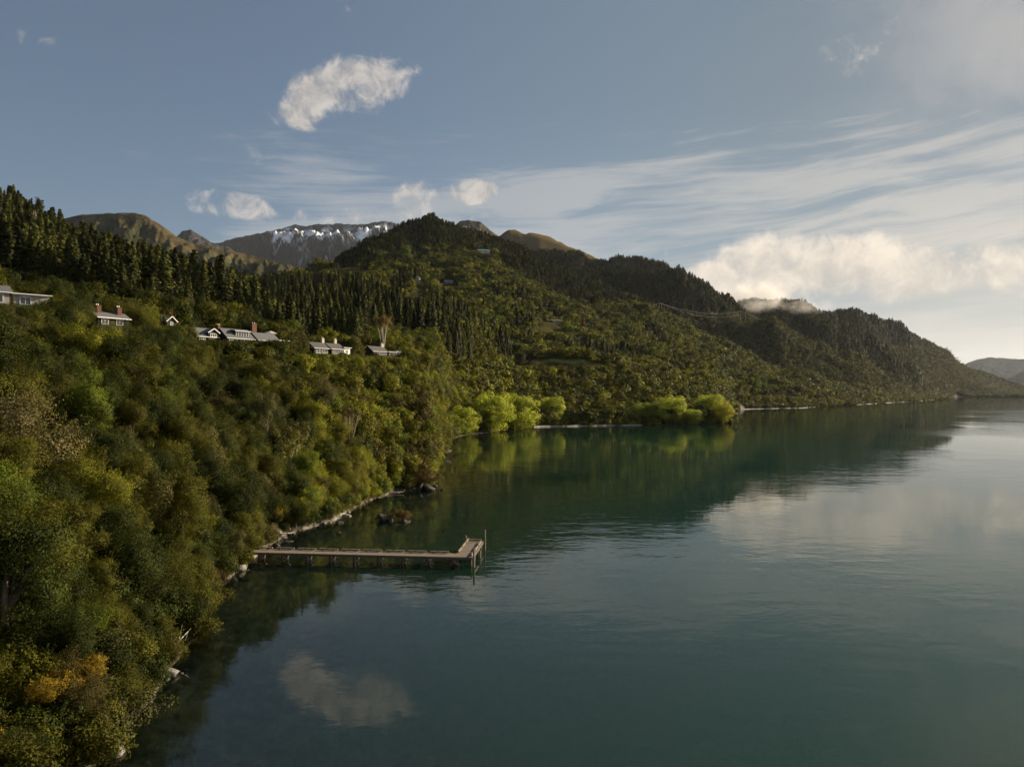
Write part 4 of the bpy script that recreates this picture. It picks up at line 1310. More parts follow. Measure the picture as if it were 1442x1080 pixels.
# ------------------------------------------------------------------ jetty
DECK = 1.2
jrot = -0.10
jet = empty('jetty', (-34.5, 92.2, 0), jrot, 'L-shaped weathered timber jetty running out from the shore on dark piles', 'jetty')
r = np.random.default_rng(21)
def planks(x0, x1, y0, y1, along_y):
    mb = MB(); q = x0 if not along_y else y0; end = x1 if not along_y else y1
    while q < end - 0.1:
        w = 0.20
        j = r.uniform(-0.012, 0.012)
        if not along_y: mb.box((q + w / 2, (y0 + y1) / 2 + j, DECK - 0.025 + r.uniform(-0.006, 0.006)), (w - 0.018, y1 - y0 + r.uniform(0, 0.05), 0.05))
        else: mb.box(((x0 + x1) / 2 + j, q + w / 2, DECK - 0.025 + r.uniform(-0.006, 0.006)), (x1 - x0 + r.uniform(0, 0.05), w - 0.018, 0.05))
        q += w
    return mb
planks(0.0, 27.38, 0.0, 2.0, False).build('deck_planks', M['deck'], jet, kind='stuff')
planks(27.4, 29.6, 0.0, 10.0, True).build('head_planks', M['deck'], jet, kind='stuff')
for y in (0.12, 1.0, 1.88):
    MB().box((13.7, y, DECK - 0.18), (27.4, 0.14, 0.25)).build('stringer', M['pile'], jet)
for x in (27.55, 28.5, 29.45):
    MB().box((x, 5.0, DECK - 0.18), (0.14, 9.96, 0.25)).build('stringer', M['pile'], jet)
MB().box((14.8, -0.06, DECK - 0.17), (29.55, 0.06, 0.30)).build('fascia', M['pile'], jet)
MB().box((29.68, 5.0, DECK - 0.17), (0.06, 9.9, 0.30)).build('fascia', M['pile'], jet)
seg = MB().box((0, 0, 0), (2.45, 0.18, 0.17)).mesh('kerb_rail', M['rail'])
x = 0.9
while x < 26.6:
    o = link('kerb_rail', seg, jet); o.location = (x + 0.6, 1.88, DECK + 0.19); x += 2.95
    for q in (-0.75, 0.75):
        MB().box((x - 2.35 + q, 1.88, DECK + 0.055), (0.22, 0.16, 0.105)).build('rail_block', M['rail'], jet)
segh = MB().box((0, 0, 0), (0.18, 2.5, 0.17)).mesh('head_rail', M['rail'])
for (x, y) in ((27.5, 3.5), (27.5, 6.4), (27.5, 9.0), (29.5, 1.6), (29.5, 4.5), (29.5, 7.4)):
    o = link('kerb_rail', segh, jet); o.location = (x, y, DECK + 0.17)
    for q in (-0.8, 0.8):
        MB().box((x, y + q, DECK + 0.045), (0.16, 0.22, 0.085)).build('rail_block', M['rail'], jet)
MB().box((28.5, 9.9, DECK + 0.13), (1.7, 0.18, 0.17)).build('kerb_rail', M['rail'], jet)
def pile(x, y, top, rad, mat='pile', name='pile'):
    MB().tube([(x, y, -7.0), (x, y, top * 0.3), (x, y, top)], [rad * 1.05, rad, rad * 0.94], 10).build(name, M[mat], jet)
for k in range(9):
    x = 1.6 + k * 3.17
    if x > 27.3: break
    for y in (0.25, 1.75): pile(x, y, DECK - 0.31, 0.15)
    MB().box((x + 0.22, 1.0, DECK - 0.42), (0.15, 2.3, 0.22)).build('crossbeam', M['pile'], jet)
    MB().bar((x + 0.15, 0.15, DECK - 0.55), (x + 1.05, 0.2, 0.12), 0.10, 0.14).build('brace', M['rail'], jet)
    MB().bar((x + 0.33, 0.2, 0.2), (x + 0.33, 1.8, DECK - 0.55), 0.09, 0.12).build('brace', M['rail'], jet)
for y in (0.5, 3.4, 6.4, 9.3):
    for x in (27.65, 29.4): pile(x, y, DECK - 0.31, 0.16)
    MB().box((28.5, y + 0.22, DECK - 0.42), (2.3, 0.15, 0.22)).build('crossbeam', M['pile'], jet)
pile(29.9, -0.22, 2.25, 0.13, 'rail', 'mooring_post')
pile(29.9, 9.8, 2.75, 0.12, 'rail', 'mooring_post')
pile(27.25, 9.7, 1.9, 0.13, 'rail', 'mooring_post')
pile(29.9, 4.9, 0.95, 0.17, 'rail', 'fender_post')

# ------------------------------------------------------------------ rocks and driftwood
def rock_mesh(seed, flat=0.65, name='rock', mat='rock'):
    r = np.random.default_rng(seed)
    n, m = 26, 16
    V = []
    for j in range(m + 1):
        ph = math.pi * j / m
        for i in range(n):
            th = 2 * math.pi * i / n
            V.append((math.sin(ph) * math.cos(th), math.sin(ph) * math.sin(th), math.cos(ph)))
    V = np.array(V)
    planes = r.normal(size=(9, 3)); planes /= np.linalg.norm(planes, axis=1, keepdims=True)
    for p in planes:                       # chop facets
        d = V @ p; lim = r.uniform(0.45, 0.8)
        V = V - np.maximum(d - lim, 0)[:, None] * p[None, :] * 0.9
    V += 0.10 * np.stack([vnoise(V[:, (k + 1) % 3] * 2.2 + seed, V[:, k] * 2.2 + k * 9 + seed) for k in range(3)], 1)
    V += 0.07 * np.stack([vnoise(V[:, (k + 1) % 3] * 6 + seed, V[:, k] * 6 + k * 9 + seed) for k in range(3)], 1)
    V *= np.array([1.0, r.uniform(0.65, 0.95), flat])
    Q = [(j * n + i, (j + 1) * n + i, (j + 1) * n + (i + 1) % n, j * n + (i + 1) % n) for j in range(m) for i in range(n)]
    return quads_mesh(name, V, np.array(Q), False, [M[mat]])


ROCKS = [rock_mesh(s, f) for s, f in ((1, .6), (2, .75), (3, .5), (4, .7), (5, .85))]
DROCKS = [rock_mesh(s, f, 'dark_rock', 'dark_rock') for s, f in ((11, .6), (12, .75), (13, .5), (14, .8))]


def water_pt(px, py):
    Z = CAM_H * F / (py - PY0)
    return ((px - PX0) / F * Z, Z)


def rock(px, py, size, label, dark=False, v=0, name='boulder', z=0.0, rz=None, group='boulders along the lake shore'):
    x, y = water_pt(px, py)
    o = link(name, (DROCKS if dark else ROCKS)[v % (4 if dark else 5)])
    g = hgt_xy(x, y)
    o.location = (x, y, max(g, -0.25) + size * 0.15 + z)
    o.scale = (size, size, size)
    o.rotation_euler = (0, 0, v * 1.7 if rz is None else rz)
    return tag(o, label, 'rock', group)


SPOT = [(237, 950, 0.95, 'large flat pale boulder under bushes on the near shore'), (216, 998, 0.42, 'small pale stone standing in shallow water below the flat boulder'),
        (178, 1015, 0.6, 'tilted pale boulder at the water edge beneath golden bushes'), (189, 1026, 0.26, 'tiny white stone in the shallows beside the tilted boulder'),
        (157, 1062, 0.8, 'whitish upright boulder closest to the camera on the shore'), (150, 1048, 0.55, 'grey stone wedged behind the closest whitish boulder'),
        (276, 892, 0.6, 'flat pale stone at the shadowed water edge under brown scrub'),
        (318, 800, 1.15, 'reddish grey outcrop boulder, inland one of the pair short of the jetty'), (338, 803, 0.95, 'craggy pale boulder at the water short of the jetty'),
        (328, 806, 0.8, 'low pale boulder between the outcrop and the craggy boulder'), (303, 818, 0.5, 'small stone at the foot of the reddish outcrop'),
        (388, 768, 0.9, 'dark boulder beside the shore end of the jetty'), (410, 752, 0.55, 'brown stone in the row on the shingle behind the jetty'),
        (400, 757, 0.6, 'pale stone in the row on the shingle behind the jetty'), (421, 748, 0.5, 'broken dark stone at the end of the shingle row'),
        (459, 743, 0.38, 'bright white stone on the jetty beach'), (476, 750, 0.62, 'square brown boulder standing in the water off the jetty beach'),
        (478, 737, 0.8, 'dark rounded boulder between the beach and the weedy spit'), (488, 727, 1.0, 'pale flat boulder at the root of the weedy spit'),
        (484, 728, 0.5, 'chalky stone leaning on the pale flat boulder'), (511, 712, 0.55, 'pale stone at the near end of the headland shingle'),
        (561, 694, 0.6, 'white stone where the headland shingle meets the dark rock'), (583, 690, 0.75, 'bright white stone at the foot of the headland'),
        (595, 645, 0.8, 'pale stone at the near end of the snag beach'), (589, 648, 0.6, 'grey stone beside the pale one at the snag beach'),
        (627, 622, 0.9, 'pale ledge stone beneath the inner willow')]
for i, (px, py, s, lab) in enumerate(SPOT):
    rock(px, py, s, lab, dark=('dark' in lab or 'brown' in lab), v=i)
# loose stones along the water's edge: far too many to count
def shore_stones():
    r = np.random.default_rng(5)
    base = rock_mesh(31, 0.6, 'stone_base'); n0 = len(base.vertices)
    B = np.array([((math.cos(a_) * c_), (math.sin(a_) * c_), z_) for z_, c_ in ((-0.5, 0.6), (0.1, 1.0), (0.5, 0.55)) for a_ in np.arange(0, 6.28, 1.047)])
    fq = np.array([(j * 6 + i, j * 6 + (i + 1) % 6, (j + 1) * 6 + (i + 1) % 6, (j + 1) * 6 + i) for j in range(2) for i in range(6)] + [(12, 13, 14, 15), (12, 15, 16, 17)])
    bpy.data.meshes.remove(base)
    V = []; Q = []; c = 0
    o = SHXY[(SHXY[:, 1] < 460) & (SHXY[:, 1] > 36)]; o = o[np.argsort(o[:, 1])]
    for (a, b) in zip(o[:-1], o[1:]):
        d = float(np.hypot(*(b - a)))
        for k in range(int(min(d, 25) * 3.0) + 1):
            q = a + (b - a) * r.random(); x = q[0] + r.normal() * 0.9 + 0.2; y = q[1] + r.normal() * 0.9
            sz = 0.10 + 0.42 * r.random() ** 4
            ang = r.uniform(0, 6.28); co, si = math.cos(ang), math.sin(ang)
            W = B * (1 + 0.25 * r.normal(size=B.shape)) * np.array([sz, sz * r.uniform(0.6, 1), sz * r.uniform(0.5, 0.9)])
            W = np.stack([W[:, 0] * co - W[:, 1] * si + x, W[:, 0] * si + W[:, 1] * co + y, W[:, 2] + max(hgt_xy(x, y), -0.25) + sz * 0.15], 1)
            V.append(W); Q.append(fq + c); c += len(B)
    o_ = link('shore_stones', quads_mesh('shore_stones', np.concatenate(V), np.concatenate(Q), False, [M['shore_stone']]))
    tag(o_, kind='stuff')
shore_stones()
# islet of dark rocks off the beach, with scrub on it
for i, (px, py, s, z, lab) in enumerate([(540, 733, 1.55, 0.35, 'tallest dark rock of the weedy islet, with a pale lit flank'), (549, 734, 1.0, 0.0, 'low dark rock in the middle of the weedy islet'),
                                         (560, 735, 1.1, -0.1, 'long dark rock under the scrub of the islet'), (571, 735, 1.15, 0.0, 'dark rock at the lakeward end of the islet'),
                                         (578, 733, 0.7, -0.1, 'small outermost rock of the islet'), (530, 730, 0.9, -0.3, 'sunken dark rock at the landward end of the islet')]):
    rock(px, py, s, lab, True, i, 'islet_rock', z, group='rocks of the weedy islet')
for i, (px, py, s, lab) in enumerate([(604, 690, 2.1, 'black rock at the tip of the brown headland'), (592, 690, 1.9, 'black rock second from the headland tip'), (579, 688, 1.8, 'black rock under brown scrub in the middle of the headland'),
                                      (566, 688, 1.5, 'dark rock at the landward end of the headland'), (611, 686, 1.2, 'low black rock lapped by water off the headland tip'), (622, 690, 0.6, 'dark stone awash beyond the headland tip')]):
    rock(px, py, s, lab, True, i, 'headland_rock', 0.1, group='dark rocks of the headland')
def scrub(px, py, h, rad, tint, lab, dz=0.4, v=0, grp='scrub on the islet and headland'):
    x, y = water_pt(px, py)
    p = PROTO['shrub'][v % 5]
    place_tree('scrub_bush', 'shrub', v % 5, (x, y, max(hgt_xy(x, y), 0) + dz), v * 2.1, (rad / p['r'], rad / p['r'], h / p['h']), tint, lab, 'shrub', grp)
for i, a_ in enumerate([(562, 734, 1.7, 1.6, (0.13, 0.095, 0.03), 'brown scrub bush in the middle of the weedy islet', 0.5), (572, 735, 1.6, 1.4, (0.14, 0.10, 0.03), 'golden brown scrub bush at the lake end of the islet', 0.5),
                        (552, 733, 1.0, 1.1, (0.09, 0.07, 0.03), 'low brown tuft beside the tallest islet rock', 0.4),
                        (600, 687, 3.4, 4.4, (0.095, 0.062, 0.022), 'brown scrub capping the headland tip', 1.0), (588, 684, 4.4, 5.0, (0.10, 0.072, 0.022), 'brown scrub second from the headland tip', 1.0),
                        (576, 681, 4.6, 5.2, (0.085, 0.06, 0.02), 'dark brown scrub on the landward half of the headland', 1.0), (563, 682, 4.2, 4.6, (0.10, 0.085, 0.02), 'olive brown scrub where the headland joins the slope', 0.8)]):
    scrub(*a_, v=i)
for i, a_ in enumerate([(292, 838, 1.9, 1.9, (0.052, 0.034, 0.018), 'dark reddish scrub at the waterline nearest the camera of the outcrop bushes', 0.2), (301, 826, 2.4, 2.2, (0.060, 0.036, 0.020), 'reddish brown scrub beneath the reddish outcrop', 0.3),
                        (309, 817, 2.2, 2.0, (0.048, 0.040, 0.018), 'brown scrub hugging the inland side of the outcrop boulders', 0.3), (326, 797, 2.0, 1.9, (0.06, 0.058, 0.014), 'olive scrub just above the craggy boulder', 0.6),
                        (341, 792, 1.8, 1.7, (0.07, 0.068, 0.015), 'olive scrub between the craggy boulder and the jetty', 0.5), (353, 787, 1.6, 1.5, (0.06, 0.062, 0.014), 'small olive scrub under the start of the jetty', 0.3),
                        (283, 852, 2.0, 1.9, (0.05, 0.044, 0.016), 'dark scrub on the bank between outcrop and shadowed shore', 0.3)]):
    scrub(*a_, v=i + 2, grp='scrub around the reddish outcrop')
GOLD = [(82, 1010, 'golden bush nearest the camera'), (55, 985, 'golden orange bush among olive shrubs near the camera'), (120, 1045, 'golden bush above the tilted boulder'),
        (262, 858, 'golden bush on the shore under pale green trees'), (385, 735, 'bright golden bush behind the jetty landing'), (410, 728, 'golden bush between the jetty landing and the beach'),
        (398, 742, 'rust-gold bush nearest the jetty landing'), (500, 700, 'amber bush above the headland shingle'), (272, 880, 'small golden bush at the shadowed shore')]
for i, (px, py, lab) in enumerate(GOLD):
    S = shore_Z(px); Z = S + (2.5 if py > 800 else 4.0)
    p = PROTO['shrub'][i % 5]; q = 1.8 if i in (4, 5, 7) else 1.35
    place_tree('golden_bush', 'shrub', i % 5, at(px, Z, 0.6 if i > 2 else 2.4), i * 1.1, (q / p['r'], q / p['r'], q * 1.15 / p['h']), (0.21, 0.145, 0.016), lab, 'bush', 'golden flowering bushes along the shore')


def log(px, py, length, rad, rz, lab, pitch=0.1, limbs=3, mat='driftwood', seed=0, z=0.15):
    r = np.random.default_rng(seed)
    x, y = water_pt(px, py)
    root = empty('driftwood_log', (x, y, max(hgt_xy(x, y), 0) + z), rz, lab, 'driftwood', 'driftwood on the shore')
    mb = MB(); mb.tube([(-length / 2, 0, 0), (0, 0.08, pitch * length * 0.25), (length / 2, 0, pitch * length)], [rad, rad * 0.85, rad * 0.4], 7); mb.build('trunk', M[mat], root, True)
    for k in range(limbs):
        t = r.uniform(-0.3, 0.5) * length
        mb = MB(); mb.tube([(t, 0, pitch * length * 0.3), (t + r.uniform(.2, .8), r.uniform(-.8, .8), pitch * length * .3 + r.uniform(.4, 1.3))], [rad * 0.45, rad * 0.12], 5); mb.build('limb', M[mat], root)
    return root
log(363, 776, 2.6, 0.16, 0.5, 'bleached driftwood log leaning at the shore end of the jetty', 0.22, 2, seed=1, z=0.7)
log(396, 757, 3.6, 0.15, 0.35, 'pale driftwood log lying along the shingle behind the jetty', 0.05, 2, seed=2)
log(250, 925, 2.4, 0.07, 1.0, 'thin bare branch sticking up beside the large flat boulder', 0.5, 4, seed=3, z=0.5)
log(622, 643, 7.0, 0.5, 0.4, 'dark root snag of a fallen tree at the end of the snag beach', 0.22, 7, 'pile', 4, 0.5)
log(272, 885, 2.2, 0.09, 2.6, 'bleached stick lying at the shadowed water edge', 0.15, 2, seed=5)
log(556, 695, 3.4, 0.14, 0.1, 'grey driftwood log at the headland shingle', 0.06, 2, seed=6)

# ------------------------------------------------------------------ houses
def house(name, label, loc, rz, blocks, chimneys=(), wall='dark_wall', roof='roof_grey', cat='house', trim='white', group=None, sc=1.0):
    """blocks: (x, y, length, depth, wall height, roof rise, ridge axis, windows); the lake front is the side -y."""
    root = empty(name, loc, rz, label, cat, group)
    root.scale = (sc, sc, sc)
    for (bx, by, ln, dp, hw, hr, axis, wins) in blocks:
        mb = MB(); a, b = ln / 2, dp / 2
        if axis == 'x':
            vs = [(bx - a, by - b, -3), (bx + a, by - b, -3), (bx + a, by + b, -3), (bx - a, by + b, -3), (bx - a, by - b, hw), (bx + a, by - b, hw), (bx + a, by + b, hw), (bx - a, by + b, hw),
                  (bx - a, by, hw + hr), (bx + a, by, hw + hr)]
            fs = [(0, 1, 5, 4), (2, 3, 7, 6), (1, 2, 6, 9, 5), (3, 0, 4, 8, 7)]
        else:
            vs = [(bx - a, by - b, -3), (bx + a, by - b, -3), (bx + a, by + b, -3), (bx - a, by + b, -3), (bx - a, by - b, hw), (bx + a, by - b, hw), (bx + a, by + b, hw), (bx - a, by + b, hw),
                  (bx, by - b, hw + hr), (bx, by + b, hw + hr)]
            fs = [(1, 2, 6, 5), (3, 0, 4, 7), (0, 1, 5, 8, 4), (2, 3, 7, 9, 6)]
        mb.add(vs, fs).build('wall', M[wall], root)
        ov = 0.45
        for s in (-1, 1):                     # two roof slabs with eaves
            rb = MB(); th = 0.16
            if axis == 'x':
                sl = hr / b
                e = (by + s * (b + ov), hw - sl * ov + 0.06); rdg = (by, hw + hr + 0.06)
                P = [(bx - a - ov, rdg[0], rdg[1]), (bx + a + ov, rdg[0], rdg[1]), (bx + a + ov, e[0], e[1]), (bx - a - ov, e[0], e[1])]
            else:
                sl = hr / a
                e = (bx + s * (a + ov), hw - sl * ov + 0.06); rdg = (bx, hw + hr + 0.06)
                P = [(rdg[0], by - b - ov, rdg[1]), (rdg[0], by + b + ov, rdg[1]), (e[0], by + b + ov, e[1]), (e[0], by - b - ov, e[1])]
            if (axis == 'x') == (s > 0): P = P[::-1]
            rb.add([*P, *[(p[0], p[1], p[2] + th) for p in P]], [(0, 1, 2, 3), (7, 6, 5, 4), (0, 4, 5, 1), (1, 5, 6, 2), (2, 6, 7, 3), (3, 7, 4, 0)])
            ro = rb.build('roof', M[roof], root)
            if s < 0 and axis == 'x':         # white gutter along the lake eave
                MB().box((bx, e[0] - 0.09, e[1] + 0.04), (ln + 2 * ov + 0.02, 0.16, 0.2)).build('gutter', M[trim], ro)
        if axis == 'y':                        # white barge boards on the lake gable
            for s in (-1, 1):
                MB().bar((bx, by - b - ov - 0.05, hw + hr + 0.1), (bx + s * (a + ov), by - b - ov - 0.05, hw - hr / a * ov + 0.1), 0.06, 0.3).build('barge_board', M[trim], root)
        for (face, wx, wz, ww, wh, panes) in wins:
            fr = MB(); t = 0.12
            def put(u, v, w_, h_, d_, mb_):
                if face == 'f': mb_.box((bx + u, by - b - d_, v), (w_, 0.08, h_))
                elif face == 'r': mb_.box((bx + a + d_, by + u, v), (0.08, w_, h_))
                else: mb_.box((bx - a - d_, by + u, v), (0.08, w_, h_))
            for sx in (-1, 1): put(wx + sx * (ww / 2 - t / 2), wz, t, wh, 0.06, fr)
            for sz in (-1, 1): put(wx, wz + sz * (wh / 2 - t / 2), ww - 2 * t, t, 0.06, fr)
            for k in range(1, panes): put(wx - ww / 2 + ww * k / panes, wz, t * 0.8, wh - 2 * t, 0.055, fr)
            if wh > 1.9: put(wx, wz + wh * 0.22, ww - 2 * t, t * 0.7, 0.045, fr)
            wo = fr.build('window', M[trim], root)
            gp = MB(); put(wx, wz, ww - 0.1, wh - 0.1, 0.03, gp); gp.build('pane', M['glass'], wo)
    for (cx, cy, sx, sy, z0, z1, mat) in chimneys:
        ch = MB().box((cx, cy, (z0 + z1) / 2), (sx, sy, z1 - z0)).build('chimney', M[mat], root)
        MB().box((cx, cy, z1 + 0.09), (sx + 0.16, sy + 0.16, 0.18)).build('chimney_cap', M[mat], ch)
        for q in (-0.22, 0.22):
            MB().tube([(cx + q * sx, cy, z1 + 0.18), (cx + q * sx, cy, z1 + 0.6)], 0.13, 8).build('chimney_pot', M['white'], ch)
    return root


def site(px, Z, y):
    """Ground point of a house whose floor shows at photo row y."""
    return ((px - PX0) / F * Z, Z, hz(y, Z))


RZ = math.radians(57)
house('lodge', 'long dark lodge with grey gabled roofs, white window walls and a tall brick chimney', site(328, 190, 489), RZ, [
    (-13.0, 1.4, 11.0, 7.0, 3.0, 2.8, 'x', [('f', -3.4, 1.5, 2.4, 2.2, 3), ('f', -0.2, 1.5, 2.4, 2.2, 3), ('f', 3.2, 1.5, 2.6, 2.2, 3)]),
    (0.0, -0.4, 10.5, 8.0, 3.0, 3.2, 'x', [('f', -2.7, 1.5, 4.0, 2.5, 5), ('f', 2.2, 1.5, 4.6, 2.5, 6)]),
    (1.2, -1.9, 5.6, 3.4, 5.5, 0.35, 'x', [('f', 0.0, 4.5, 5.2, 1.7, 5)]),
    (-9.4, -0.9, 3.6, 3.4, 4.4, 1.2, 'y', [('f', 0.0, 3.5, 2.4, 1.2, 3)]),
    (12.0, -0.6, 9.0, 6.8, 3.0, 2.6, 'x', [('f', -2.4, 1.5, 3.0, 2.4, 4), ('f', 1.6, 1.5, 3.6, 2.4, 4)]),
    (18.6, -1.2, 4.0, 5.2, 3.2, 0.3, 'x', [('f', 0.0, 1.6, 3.8, 2.9, 4), ('r', 0.0, 1.6, 4.8, 2.9, 4)])],
    [(8.4, -0.2, 1.9, 1.1, 3.5, 8.8, 'brick'), (-4.6, 1.6, 1.0, 0.9, 4.5, 7.3, 'brick')], cat='lodge', sc=0.76)
aw = empty('garden_umbrella', site(381, 205, 480), 0.4, 'white garden umbrella open beside the glazed end of the lodge', 'umbrella')
mb = MB(); mb.add([(0, 0, 2.9)] + [(1.9 * math.cos(k * math.pi / 4), 1.9 * math.sin(k * math.pi / 4), 2.15) for k in range(8)], [(0, k + 1, (k + 1) % 8 + 1) for k in range(8)] + [(0, (k + 1) % 8 + 1, k + 1) for k in range(8)])
mb.build('canopy', M['white'], aw); MB().tube([(0, 0, -1), (0, 0, 2.85)], 0.05, 6).build('pole', M['white'], aw)
CG = 'stone-chimneyed cottages on the bench'
house('cottage', 'cottage with two pale chimneys and a white end wall, nearer the lodge', site(458, 240, 500), RZ, [
    (-4.5, 0, 8.0, 6.0, 2.6, 2.2, 'x', [('f', -1.8, 1.4, 2.6, 1.9, 3), ('f', 1.6, 1.4, 2.6, 1.9, 3)]), (3.6, -0.3, 7.0, 6.4, 2.6, 2.2, 'x', [('f', -1.6, 1.4, 2.4, 1.9, 3), ('f', 1.6, 1.4, 2.4, 1.9, 2)]),
    (9.2, -0.8, 3.6, 4.4, 3.3, 0.3, 'x', [('f', 0.0, 1.7, 1.2, 1.5, 2)])],
    [(-1.2, 0.3, 1.2, 0.9, 3.2, 6.6, 'stone_chimney'), (5.6, 0.3, 1.2, 0.9, 3.2, 6.6, 'stone_chimney')], roof='roof_dark', group=CG, sc=0.82)
house('cottage', 'cottage with a single broad pale chimney beside the gum tree', site(536, 270, 503), RZ, [
    (-3.6, 0, 10.0, 6.2, 2.6, 2.3, 'x', [('f', -2.6, 1.4, 2.4, 1.9, 3), ('f', 0.6, 1.4, 2.6, 1.9, 4), ('f', 3.5, 1.4, 2.0, 1.9, 3)]), (4.4, -0.6, 5.0, 5.6, 2.5, 0.5, 'x', [('f', 0.0, 1.3, 3.6, 1.8, 4)]),
    (9.6, -0.6, 3.0, 4.2, 3.0, 0.3, 'x', [('f', 0.0, 1.6, 1.4, 1.5, 2)])],
    [(1.2, 0.3, 1.6, 1.0, 3.0, 6.4, 'stone_chimney')], roof='roof_dark', group=CG, sc=0.78)
house('chimney_house', 'house sunk in bushes showing two broad brick chimneys over a white roof edge', site(152, 121, 460), math.radians(57), [
    (0, 0, 7.0, 5.0, 1.9, 1.2, 'x', [('f', -2.0, 0.9, 1.6, 1.3, 2), ('f', 1.4, 0.9, 1.6, 1.3, 2)])],
    [(-2.3, 0.3, 1.0, 1.7, 1.6, 4.6, 'brick'), (2.2, -0.3, 1.0, 1.6, 1.6, 4.5, 'brick')], roof='roof_grey', sc=0.72)
house('white_house', 'low white-fronted house with a flat veranda roof at the edge of the near slope', site(-4, 112, 432), math.radians(42), [
    (-2.5, 0, 8.0, 6.0, 2.5, 1.3, 'x', [('f', -1.0, 1.3, 2.2, 1.6, 3), ('f', 2.0, 1.3, 2.2, 1.6, 3)]), (5.0, -0.6, 5.6, 4.2, 2.3, 0.15, 'x', [('f', -1.0, 1.2, 1.8, 1.5, 2)])],
    wall='cream_wall', roof='roof_grey', sc=0.85)
house('small_house', 'small house showing only a white barged gable above the bushes', site(236, 172, 460), math.radians(60), [(0, 0, 4.0, 5.0, 2.0, 1.7, 'y', [('f', 0, 1.0, 1.2, 1.2, 2)])], roof='roof_dark', sc=0.62)
for o_ in [q for q in bpy.data.objects if q.name.startswith('cottage') and q.parent is None]:      # the end rooms are painted white
    wl = [c_ for c_ in o_.children if c_.name.split('.')[0] == 'wall']
    wl[-1].data.materials[0] = M['white']
FH = 'far houses on the main hill'
house('hill_house', 'far dark house with a row of bright windows under the summit track', at(500, 1050, 0.4), math.radians(10), [(0, 0, 20, 9, 4, 3, 'x', [('f', -6, 2, 4, 2.6, 2), ('f', 0, 2, 4, 2.6, 2), ('f', 6, 2, 4, 2.6, 2)])], wall='roof_grey', group=FH)
house('hill_house', 'far grey house with a pale end wall in mid-hillside scrub', at(632, 1020, 0.4), math.radians(15), [(0, 0, 15, 8, 3.6, 2.5, 'x', [('f', -4, 2, 3, 2.2, 2), ('f', 3, 2, 4, 2.2, 3)]), (-7, -2, 5, 6, 3, 1, 'x', [])], wall='roof_grey', group=FH, sc=0.8)
house('hill_house', 'far small white gabled house lower on the hillside', at(589, 930, 0.4), math.radians(-20), [(0, 0, 7, 7, 3, 2.6, 'y', [('f', 0, 1.8, 3, 2, 2)])], wall='cream_wall', group=FH, sc=0.75)
house('hill_house', 'far long low house with a teal roof on the ridge shoulder', at(681, 1290, 0.4), math.radians(12), [(0, 0, 28, 10, 4, 3.0, 'x', [('f', -8, 2.6, 8, 2.8, 4), ('f', 4, 2.6, 8, 2.8, 4)])], wall='cream_wall', roof='roof_teal', group=FH, sc=0.8)
house('hill_house', 'far bright white house right on the ridge line past the summit', at(682, 1490, 0.4), math.radians(25), [(0, 0, 13, 11, 8, 2.0, 'x', [('f', -3, 4, 3, 3, 2)])], wall='white', group=FH)
house('hill_house', 'far small white house nearest the summit on the ridge line', at(654, 1500, 0.4), math.radians(25), [(0, 0, 8, 8, 5, 1.5, 'x', [('f', 0, 3, 3, 2, 2)])], wall='white', group=FH)
house('hill_house', 'far long grey lodge with a pale forecourt above the terrace', at(771, 935, 0.4), math.radians(8), [(-7, 0, 14, 8, 3, 2, 'x', [('f', -3, 1.6, 3, 1.8, 2), ('f', 3, 1.6, 3, 1.8, 2)]), (9, 1, 16, 8, 3, 1.6, 'x', [('f', 0, 1.6, 4, 1.8, 3)])], wall='dark_wall', group=FH)
house('shore_house', 'little pale pink house with a grey roof in bush above the outer shore', at(1116, 1010, 0.4), math.radians(50), [(0, 0, 9, 6, 3, 2.6, 'x', [('f', 0, 2, 3, 2, 2), ('r', 0, 2, 3, 2, 2)])], wall='cream_wall', roof='roof_grey')
tc_ = MB(); x, y, z = at(773, 922, 0.0)
tc_.box((0, 0, 0), (38, 7, 0.7)); o = tc_.build('forecourt', M['concrete']); o.location = (x, y, z); o.rotation_euler.z = math.radians(8); tag(o, kind='structure')

# ------------------------------------------------------------------ power line over the spurs
def pole(px, Z, top, lab, grp='power poles on the spur', h=20):
    x = (px - PX0) / F * Z; zt = hz(top, Z)
    root = empty('power_pole', (x, Z, zt - h), 0.3, lab, 'power pole', grp)
    MB().tube([(0, 0, -4), (0, 0, h)], [0.42, 0.28], 7).build('shaft', M['pale_bark'], root)
    MB().box((0, 0, h - 0.9), (3.4, 0.25, 0.3)).build('crossarm', M['pale_bark'], root)
    for q in (-1.5, 0, 1.5): MB().tube([(q, 0, h - 0.74), (q, 0, h - 0.2)], 0.12, 6).build('insulator', M['white'], root)
    return Vector((x, Z, zt - 0.4))
A = [pole(924.5, 1300, 427.5, 'wooden pole nearest the summit in the group of three on the long spur'), pole(928.2, 1301, 426.5, 'middle wooden pole of the three on the long spur'), pole(931.6, 1302, 427, 'wooden pole nearest the lake in the group of three on the long spur')]
B = [pole(1043, 1745, 438, 'pole on the second spur below the drifting mist, left of its neighbour', 'power poles on the second spur', 24), pole(1050, 1746, 440, 'pole on the second spur below the drifting mist, further along', 'power poles on the second spur', 22)]
Cc = [pole(1181, 2685, 437.5, 'lone pole on the skyline notch where the wires end', None, 18)]
def wire(a, b, sag, lab):
    pts = []
    for k in range(25):
        t = k / 24; p = a.lerp(b, t); pts.append((p.x, p.y, p.z - sag * 4 * t * (1 - t)))
    o = MB().tube(pts, 0.075, 5).build('power_wire', M['wire'])
    return tag(o, lab, 'wire', 'power wires')
wire(A[1], B[0], 12, 'upper sagging wire from the three poles to the misty spur')
wire(A[2], B[1], 18, 'lower sagging wire from the three poles to the misty spur')
wire(B[0], Cc[0], 44, 'upper long sagging wire crossing the dark valley to the skyline pole')
